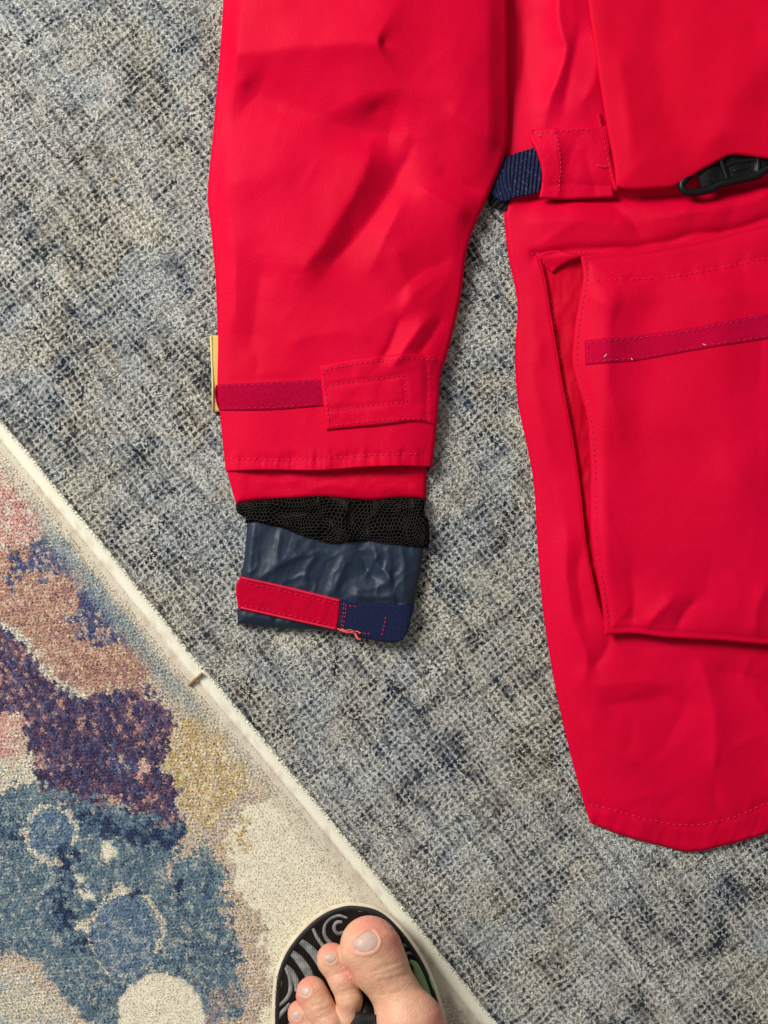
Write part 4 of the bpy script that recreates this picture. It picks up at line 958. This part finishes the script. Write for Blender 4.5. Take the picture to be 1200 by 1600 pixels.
# toe post
x, y = W(np.array([569, 571, 573, 575]), np.array([1546, 1566, 1588, 1612]), .035)
tp = into2(tube_obj('toe_post', np.stack([x, y, np.array([ZF - .001, ZF + .006, ZF + .016, ZF + .021])], 1), np.array([.0050, .0046, .0046, .0050]), PLASTIC, None, 14), sandal)
TX, TY = W(574, 1606, .045)
m, nt, b = nmat('black_strap', (0.014, 0.013, 0.012), 0.6, 0.3); STRAP = m; co = texco(nt)
w1 = N(nt, 'ShaderNodeTexWave', Scale=330.0); nt.links.new(co, w1.inputs['Vector']); add_bump(nt, b, w1.outputs['Fac'], .8, .0006)
def strap(pts, zs, w):
    L = spline(pts, 30); z = np.interp(np.linspace(0, 1, 30), np.linspace(0, 1, len(zs)), zs); x, y = W(L[:, 0], L[:, 1], .05)
    V, F, T3 = tube(np.stack([x, y, z], 1), np.full(30, w), 12)
    return into2(mesh_np('strap', V, [F, T3], STRAP, None), sandal)
strap([(573, 1588), (580, 1608), (640, 1680), (715, 1800)], [ZF + .022, ZF + .024, ZF + .030, ZF + .004], .0070)
strap([(573, 1588), (565, 1608), (500, 1700), (440, 1810)], [ZF + .022, ZF + .024, ZF + .030, ZF + .004], .0070)

# ------------------------------------------------------------------ foot
def seg_sdf(X, pts, rs):
    """smooth chain of round cones"""
    out = None
    for i in range(len(pts) - 1):
        a = np.array(pts[i], np.float32); b = np.array(pts[i + 1], np.float32); ab = b - a
        t = np.clip(((X - a) @ ab) / (ab @ ab), 0, 1).astype(np.float32)
        d = np.linalg.norm(X - a - t[..., None] * ab, axis=-1) - (rs[i] * (1 - t) + rs[i + 1] * t)
        out = d if out is None else smin(out, d, .003)
    return out
def smin(a, b, k):
    h = np.clip(.5 + .5 * (b - a) / k, 0, 1); return b * (1 - h) + a * h - k * h * (1 - h)
def fp3(px, py, z): x, y = W(px, py, z); return (float(x), float(y), z)
zt = ZF
def chain(spec):        # (px, py, r px, height of the centre above footbed in r)
    pts = []; rs = []
    for px, py, r, h in spec:
        rr = r * S * .97; zc = zt + rr * h; pts.append(fp3(px, py, zc)); rs.append(rr)
    return pts, rs
TOES = [
    [(576, 1474, 42, .72), (579, 1482, 47, .74), (592, 1508, 44, .86), (617, 1550, 37, 1.15), (640, 1600, 53, .98), (655, 1660, 58, .95)],
    [(518, 1495, 21, .80), (520, 1500, 24, .84), (537, 1532, 22, 1.30), (546, 1562, 19.5, 1.75), (546, 1595, 17, 2.0), (552, 1650, 20, 1.9), (575, 1720, 32, 1.4)],
    [(487, 1547, 21, .80), (488, 1553, 24.5, .84), (498, 1573, 23.5, 1.15), (516, 1602, 21, 1.7), (525, 1640, 20, 1.8), (548, 1720, 30, 1.4)],
    [(468, 1580, 17, .80), (470, 1586, 19, .86), (488, 1618, 20, 1.3), (500, 1650, 20, 1.6), (525, 1720, 29, 1.3)],
    [(458, 1640, 17, .85), (462, 1650, 19, .9), (480, 1676, 19, 1.2), (505, 1730, 26, 1.1)],
]
h = .0008
x0, y1 = W(425, 1405, .05); x1, y0 = W(720, 2120, .0)
NX, NY, NZ = [int(math.ceil(v / (4 * h))) for v in (x1 - x0 + .024, y1 - y0 + .018, .108)]
gxs = (x0 - .012 + np.arange(NX * 4) * h).astype(np.float32); gys = (y0 - .01 + np.arange(NY * 4) * h).astype(np.float32); gzs = (ZF - .003 + np.arange(NZ * 4) * h).astype(np.float32)
def foot_sdf(X):
    d = None
    for spec in TOES:
        p, r = chain(spec); t = seg_sdf(X, p, r); d = t if d is None else smin(d, t, .0012)
    ball, br = chain([(650, 1670, 58, .9), (630, 1740, 60, 1.0), (605, 1900, 62, 1.0), (570, 2030, 74, .9)])
    out_, orr = chain([(515, 1730, 38, 1.0), (520, 1790, 46, 1.0), (545, 1930, 52, 1.0), (570, 2030, 72, .9)])
    mid = [fp3(585, 1740, zt + .028), fp3(580, 1800, zt + .040), fp3(580, 1920, zt + .062), fp3(580, 1985, zt + .11)]; mr = [.024, .027, .032, .034]
    dorsum = [fp3(605, 1700, zt + .022), fp3(590, 1760, zt + .028)]
    b = smin(seg_sdf(X, ball, br), seg_sdf(X, out_, orr), .012); b = smin(b, seg_sdf(X, mid, mr), .014); b = smin(b, seg_sdf(X, dorsum, [.019, .024]), .012)
    d = smin(d, b, .006)
    # creases over the joints and the flat of the sole
    d = np.maximum(d, (ZF + .0004) - X[..., 2])
    return d
def cgrid(a): return a.reshape(-1, 4).mean(1)
Dc = foot_sdf(np.stack(np.meshgrid(cgrid(gxs), cgrid(gys), cgrid(gzs), indexing='ij'), -1)).astype(np.float32)
D3 = np.repeat(np.repeat(np.repeat(Dc, 4, 0), 4, 1), 4, 2)
near = np.argwhere(np.abs(D3) < 4 * h * 1.25)
D3[near[:, 0], near[:, 1], near[:, 2]] = foot_sdf(np.stack([gxs[near[:, 0]], gys[near[:, 1]], gzs[near[:, 2]]], -1))
def surface_nets(D, ox, oy, oz, h):
    ins = D < 0; nx, ny, nz = D.shape
    c = [D[i:nx - 1 + i, j:ny - 1 + j, k:nz - 1 + k] for i in (0, 1) for j in (0, 1) for k in (0, 1)]
    sg = sum((q < 0).astype(np.int8) for q in c); act = (sg > 0) & (sg < 8)
    idx = -np.ones(act.shape, np.int64); ids = np.argwhere(act); idx[act] = np.arange(len(ids))
    acc = np.zeros((len(ids), 3)); cnt = np.zeros(len(ids))
    cv = [q[act] for q in c]; off = [(i, j, k) for i in (0, 1) for j in (0, 1) for k in (0, 1)]
    for a in range(8):
        for b_ in range(a + 1, 8):
            if sum(abs(off[a][t] - off[b_][t]) for t in range(3)) != 1: continue
            va, vb = cv[a], cv[b_]; cr = (va < 0) != (vb < 0); t = np.where(cr, va / np.where(cr, va - vb, 1), 0)
            p = np.array(off[a]) + t[:, None] * (np.array(off[b_]) - np.array(off[a])); acc += p * cr[:, None]; cnt += cr
    V = (ids + acc / cnt[:, None]) * h + np.array([ox, oy, oz])
    Fq = []
    for ax in range(3):
        sl0 = [slice(1, -1)] * 3; sl1 = [slice(1, -1)] * 3; sl0[ax] = slice(0, D.shape[ax] - 1); sl1[ax] = slice(1, D.shape[ax])
        a = ins[tuple(sl0)]; b_ = ins[tuple(sl1)]
        e = np.argwhere(a != b_); s = a[a != b_]
        base = e.copy(); o1, o2 = [t for t in range(3) if t != ax]
        base[:, o1] += 1; base[:, o2] += 1
        q = []
        for (u, v) in ((-1, -1), (0, -1), (0, 0), (-1, 0)):
            g = base.copy(); g[:, o1] += u; g[:, o2] += v; q.append(idx[g[:, 0], g[:, 1], g[:, 2]])
        q = np.stack(q, 1); ok = (q >= 0).all(1); q = q[ok]; s = s[ok]
        flip = s if ax != 1 else ~s
        q[~flip] = q[~flip][:, ::-1]; Fq.append(q)
    return V, np.concatenate(Fq)
Vf, Ff = surface_nets(D3, gxs[0], gys[0], gzs[0], h)
del D3, Dc, near
# tone of the skin by place: redder at the tips and between toes, paler on top
tips = [(576, 1440, 30), (512, 1478, 20), (478, 1532, 20), (462, 1568, 18), (612, 1470, 22), (690, 1590, 24), (545, 1520, 14)]
pxv = Vf[:, 0] / S * CAMH / (CAMH - Vf[:, 2]) + 600; pyv = 800 - Vf[:, 1] / S * CAMH / (CAMH - Vf[:, 2])
red = np.zeros(len(Vf))
for cx, cy, r in tips: red = np.maximum(red, np.exp(-((pxv - cx) ** 2 + (pyv - cy) ** 2) / r ** 2))
red = np.clip(red + .35 * (fbm(pxv / 22., pyv / 22., 501, 3) - .5), 0, 1)
SK1 = np.array([.68, .38, .245]); SK2 = np.array([.68, .27, .195])
fcol = SK1 * (1 - red[:, None]) + SK2 * red[:, None]
# creases over the joints; the nails sit in folds of skin
NAILS = [[[(549, 1474), (555, 1484), (565, 1488)], [(580, 1452), (589, 1462), (592, 1470)], [(549, 1474), (564, 1460), (580, 1452)], [(565, 1488), (578, 1487), (588, 1480), (592, 1470)]],
         [[(507, 1494), (506, 1499), (510, 1504)], [(522, 1490), (526, 1496), (525, 1501)], [(507, 1494), (513, 1489), (522, 1490)], [(510, 1504), (518, 1506), (525, 1501)]],
         [[(468, 1547), (469, 1553), (474, 1557)], [(479, 1541), (485, 1545), (485, 1551)], [(468, 1547), (472, 1542), (479, 1541)], [(474, 1557), (480, 1557), (485, 1551)]],
         [[(455, 1583), (455, 1589), (459, 1594)], [(465, 1579), (469, 1584), (469, 1590)], [(455, 1583), (459, 1579), (465, 1579)], [(459, 1594), (465, 1595), (469, 1590)]]]
vis = (pyv < 1640) & (Vf[:, 2] > ZF + .006); vx = pxv[vis]; vy = pyv[vis]; dz = np.zeros(vis.sum())
wx_ = vx + 5 * (fbm(vx / 14., vy / 14., 701, 2) - .5); wy_ = vy + 5 * (fbm(vx / 14., vy / 14., 711, 2) - .5)
for ln, am, wd in (([(575, 1519), (600, 1514), (632, 1500)], .55, 2.4), ([(578, 1526), (605, 1521), (640, 1508)], .45, 2.2), ([(590, 1512), (612, 1506)], .4, 2.0), ([(584, 1535), (610, 1531), (645, 1518)], .35, 2.4), ([(590, 1556), (615, 1552), (650, 1544)], .3, 2.6),
                   ([(518, 1524), (532, 1520), (546, 1516)], .4, 2.0), ([(530, 1552), (546, 1548), (560, 1546)], .45, 2.0), ([(532, 1558), (548, 1554), (562, 1553)], .4, 2.0), ([(534, 1566), (548, 1562)], .3, 2.0), ([(528, 1544), (545, 1541)], .3, 2.0),
                   ([(484, 1575), (498, 1569), (512, 1562)], .4, 2.0), ([(490, 1584), (505, 1579), (518, 1572)], .45, 2.0), ([(496, 1592), (512, 1588)], .35, 2.0), ([(468, 1608), (482, 1602)], .35, 2.0)):
    dd, _, tt_ = pdist(wx_, wy_, ln); dz -= am * mmv * np.exp(-(dd / wd) ** 2) * sm(0, .2, tt_) * sm(0, .2, 1 - tt_)
rdv = red[vis].copy()
for q, nl in enumerate(NAILS):
    _, En = coons(*nl, 16, 14); big = 1.0 if q == 0 else .6
    ins_ = inpoly(vx, vy, [tuple(p) for p in En]); dd = pdist(vx, vy, En)[0]
    dz += np.where(ins_, -.7 * mmv * sm(0, 3, dd), .75 * big * mmv * np.exp(-((dd - 3.2 * big) / (3.2 * big)) ** 2))
    rdv = np.maximum(rdv, np.where(ins_, 0, .8 * np.exp(-(dd / 3.) ** 2)))
dz += .12 * mmv * (fbm(vx / 6., vy / 6., 721, 3) - .5) * 2
Vf[vis, 2] += dz; red[vis] = rdv
blot = (fbm(pxv / 9., pyv / 9., 731, 3) - .5)[:, None]
fcol = SK1 * (1 - red[:, None]) + SK2 * red[:, None]; fcol = fcol * (1 + .22 * blot * np.array([.3, 1.0, 1.1]))
m, nt, b = nmat('skin', (0.6, 0.38, 0.27), 0.48, 0.35); SKIN = m
at = N(nt, 'ShaderNodeAttribute'); at.attribute_name = 'dye'; co = texco(nt)
nn = noise(nt, 260, 4, .6, co); hs = N(nt, 'ShaderNodeHueSaturation'); mr = N(nt, 'ShaderNodeMapRange'); nt.links.new(nn.outputs[0], mr.inputs[0]); mr.inputs['To Min'].default_value = .88; mr.inputs['To Max'].default_value = 1.12
nt.links.new(mr.outputs[0], hs.inputs['Value']); nt.links.new(at.outputs['Color'], hs.inputs['Color']); nt.links.new(hs.outputs[0], b.inputs['Base Color'])
b.inputs['Subsurface Weight'].default_value = .35; b.inputs['Subsurface Scale'].default_value = .004; b.inputs['Subsurface Radius'].default_value = (1, .35, .2)
vo = N(nt, 'ShaderNodeTexVoronoi', Scale=900.0); nt.links.new(co, vo.inputs['Vector']); n2 = noise(nt, 200, 4, .6, co)
ad = N(nt, 'ShaderNodeMath', operation='MULTIPLY_ADD'); nt.links.new(n2.outputs[0], ad.inputs[0]); ad.inputs[1].default_value = 2.0; nt.links.new(vo.outputs['Distance'], ad.inputs[2])
add_bump(nt, b, ad.outputs[0], .4, .0005)
px_, py_ = W(600, 1800); person = empty('person', (px_, py_, 0)); tag(person, 'bare foot of a person standing in the black flip flop', 'person')
foot = into2(mesh_np('foot', Vf, Ff, SKIN, None, col=fcol), person)
sm_ = foot.modifiers.new('smooth', 'SMOOTH'); sm_.factor = .5; sm_.iterations = 3

def foot_top(px, py):
    """height of the skin above given pixels (march down)"""
    z = np.full(np.shape(px), ZF + .06)
    for _ in range(90):
        x, y = W(px, py, 0); k = (CAMH - z) / CAMH
        d = foot_sdf(np.stack([x * k, y * k, z], -1)); z = z - np.clip(d, -.0005, .003) * .7
    return z
m, nt, b = nmat('toenail', (0.5, 0.34, 0.28), 0.42, 0.35); NAIL = m; co = texco(nt); vary(nt, b, (0.47, 0.31, 0.25), (0.56, 0.40, 0.33), 260, 3, vec=co)
b.inputs['Subsurface Weight'].default_value = .2; b.inputs['Subsurface Scale'].default_value = .002
def nail(left, right, top, bot, lift=.0003, nu=22, nv=18):
    G, E = coons(left, right, top, bot, nu, nv); px = G[..., 0]; py = G[..., 1]
    z = foot_top(px, py); d = pdist(px, py, E)[0]; z = z + lift * qc(d / 5.) - .00015
    k = (CAMH - z) / CAMH; x, y = W(px, py, 0)
    n = nu * nv; top_ = np.stack([x * k, y * k, z], -1).reshape(-1, 3); bt = top_ - [0, 0, .0012]
    idx = np.arange(n).reshape(nv, nu); q = np.stack([idx[:-1, :-1], idx[1:, :-1], idx[1:, 1:], idx[:-1, 1:]], -1).reshape(-1, 4)
    ring = np.concatenate([idx[0, :], idx[1:, -1], idx[-1, ::-1][1:], idx[::-1, 0][1:-1]]); r2 = np.roll(ring, -1)
    return into2(mesh_np('toenail', np.vstack([top_, bt]), np.vstack([q, (q + n)[:, ::-1], np.stack([ring, r2, r2 + n, ring + n], -1)]), NAIL, None), person)
for q, nl in enumerate(NAILS): nail(*nl, lift=.0002 if q == 0 else .0001)

# ------------------------------------------------------------------ crumb on the rug
x, y = W(178, 282, .003); th = np.linspace(0, 2 * np.pi, 9)[:-1]
Vc = [(x, y, .0048)]; 
for zz, rr in ((.0042, .0010), (.0030, .0013), (.0018, .0009)):
    Vc += [(x + rr * math.cos(t) * (1 + .25 * math.sin(3 * t)), y + rr * .8 * math.sin(t), zz) for t in th]
Fc = [np.array([[0, 1 + i, 1 + (i + 1) % 8] for i in range(8)]), np.array([[1 + 8 * r + i, 9 + 8 * r + i, 9 + 8 * r + (i + 1) % 8, 1 + 8 * r + (i + 1) % 8] for r in range(2) for i in range(8)])]
m, nt, b = nmat('mustard_crumb', (0.42, 0.26, 0.03), 0.7, 0.2); vary(nt, b, (0.36, 0.21, 0.02), (0.5, 0.33, 0.06), 900)
tag(mesh_np('crumb', Vc, Fc, m), 'tiny mustard yellow crumb on the grey rug left of the sleeve', 'crumb')
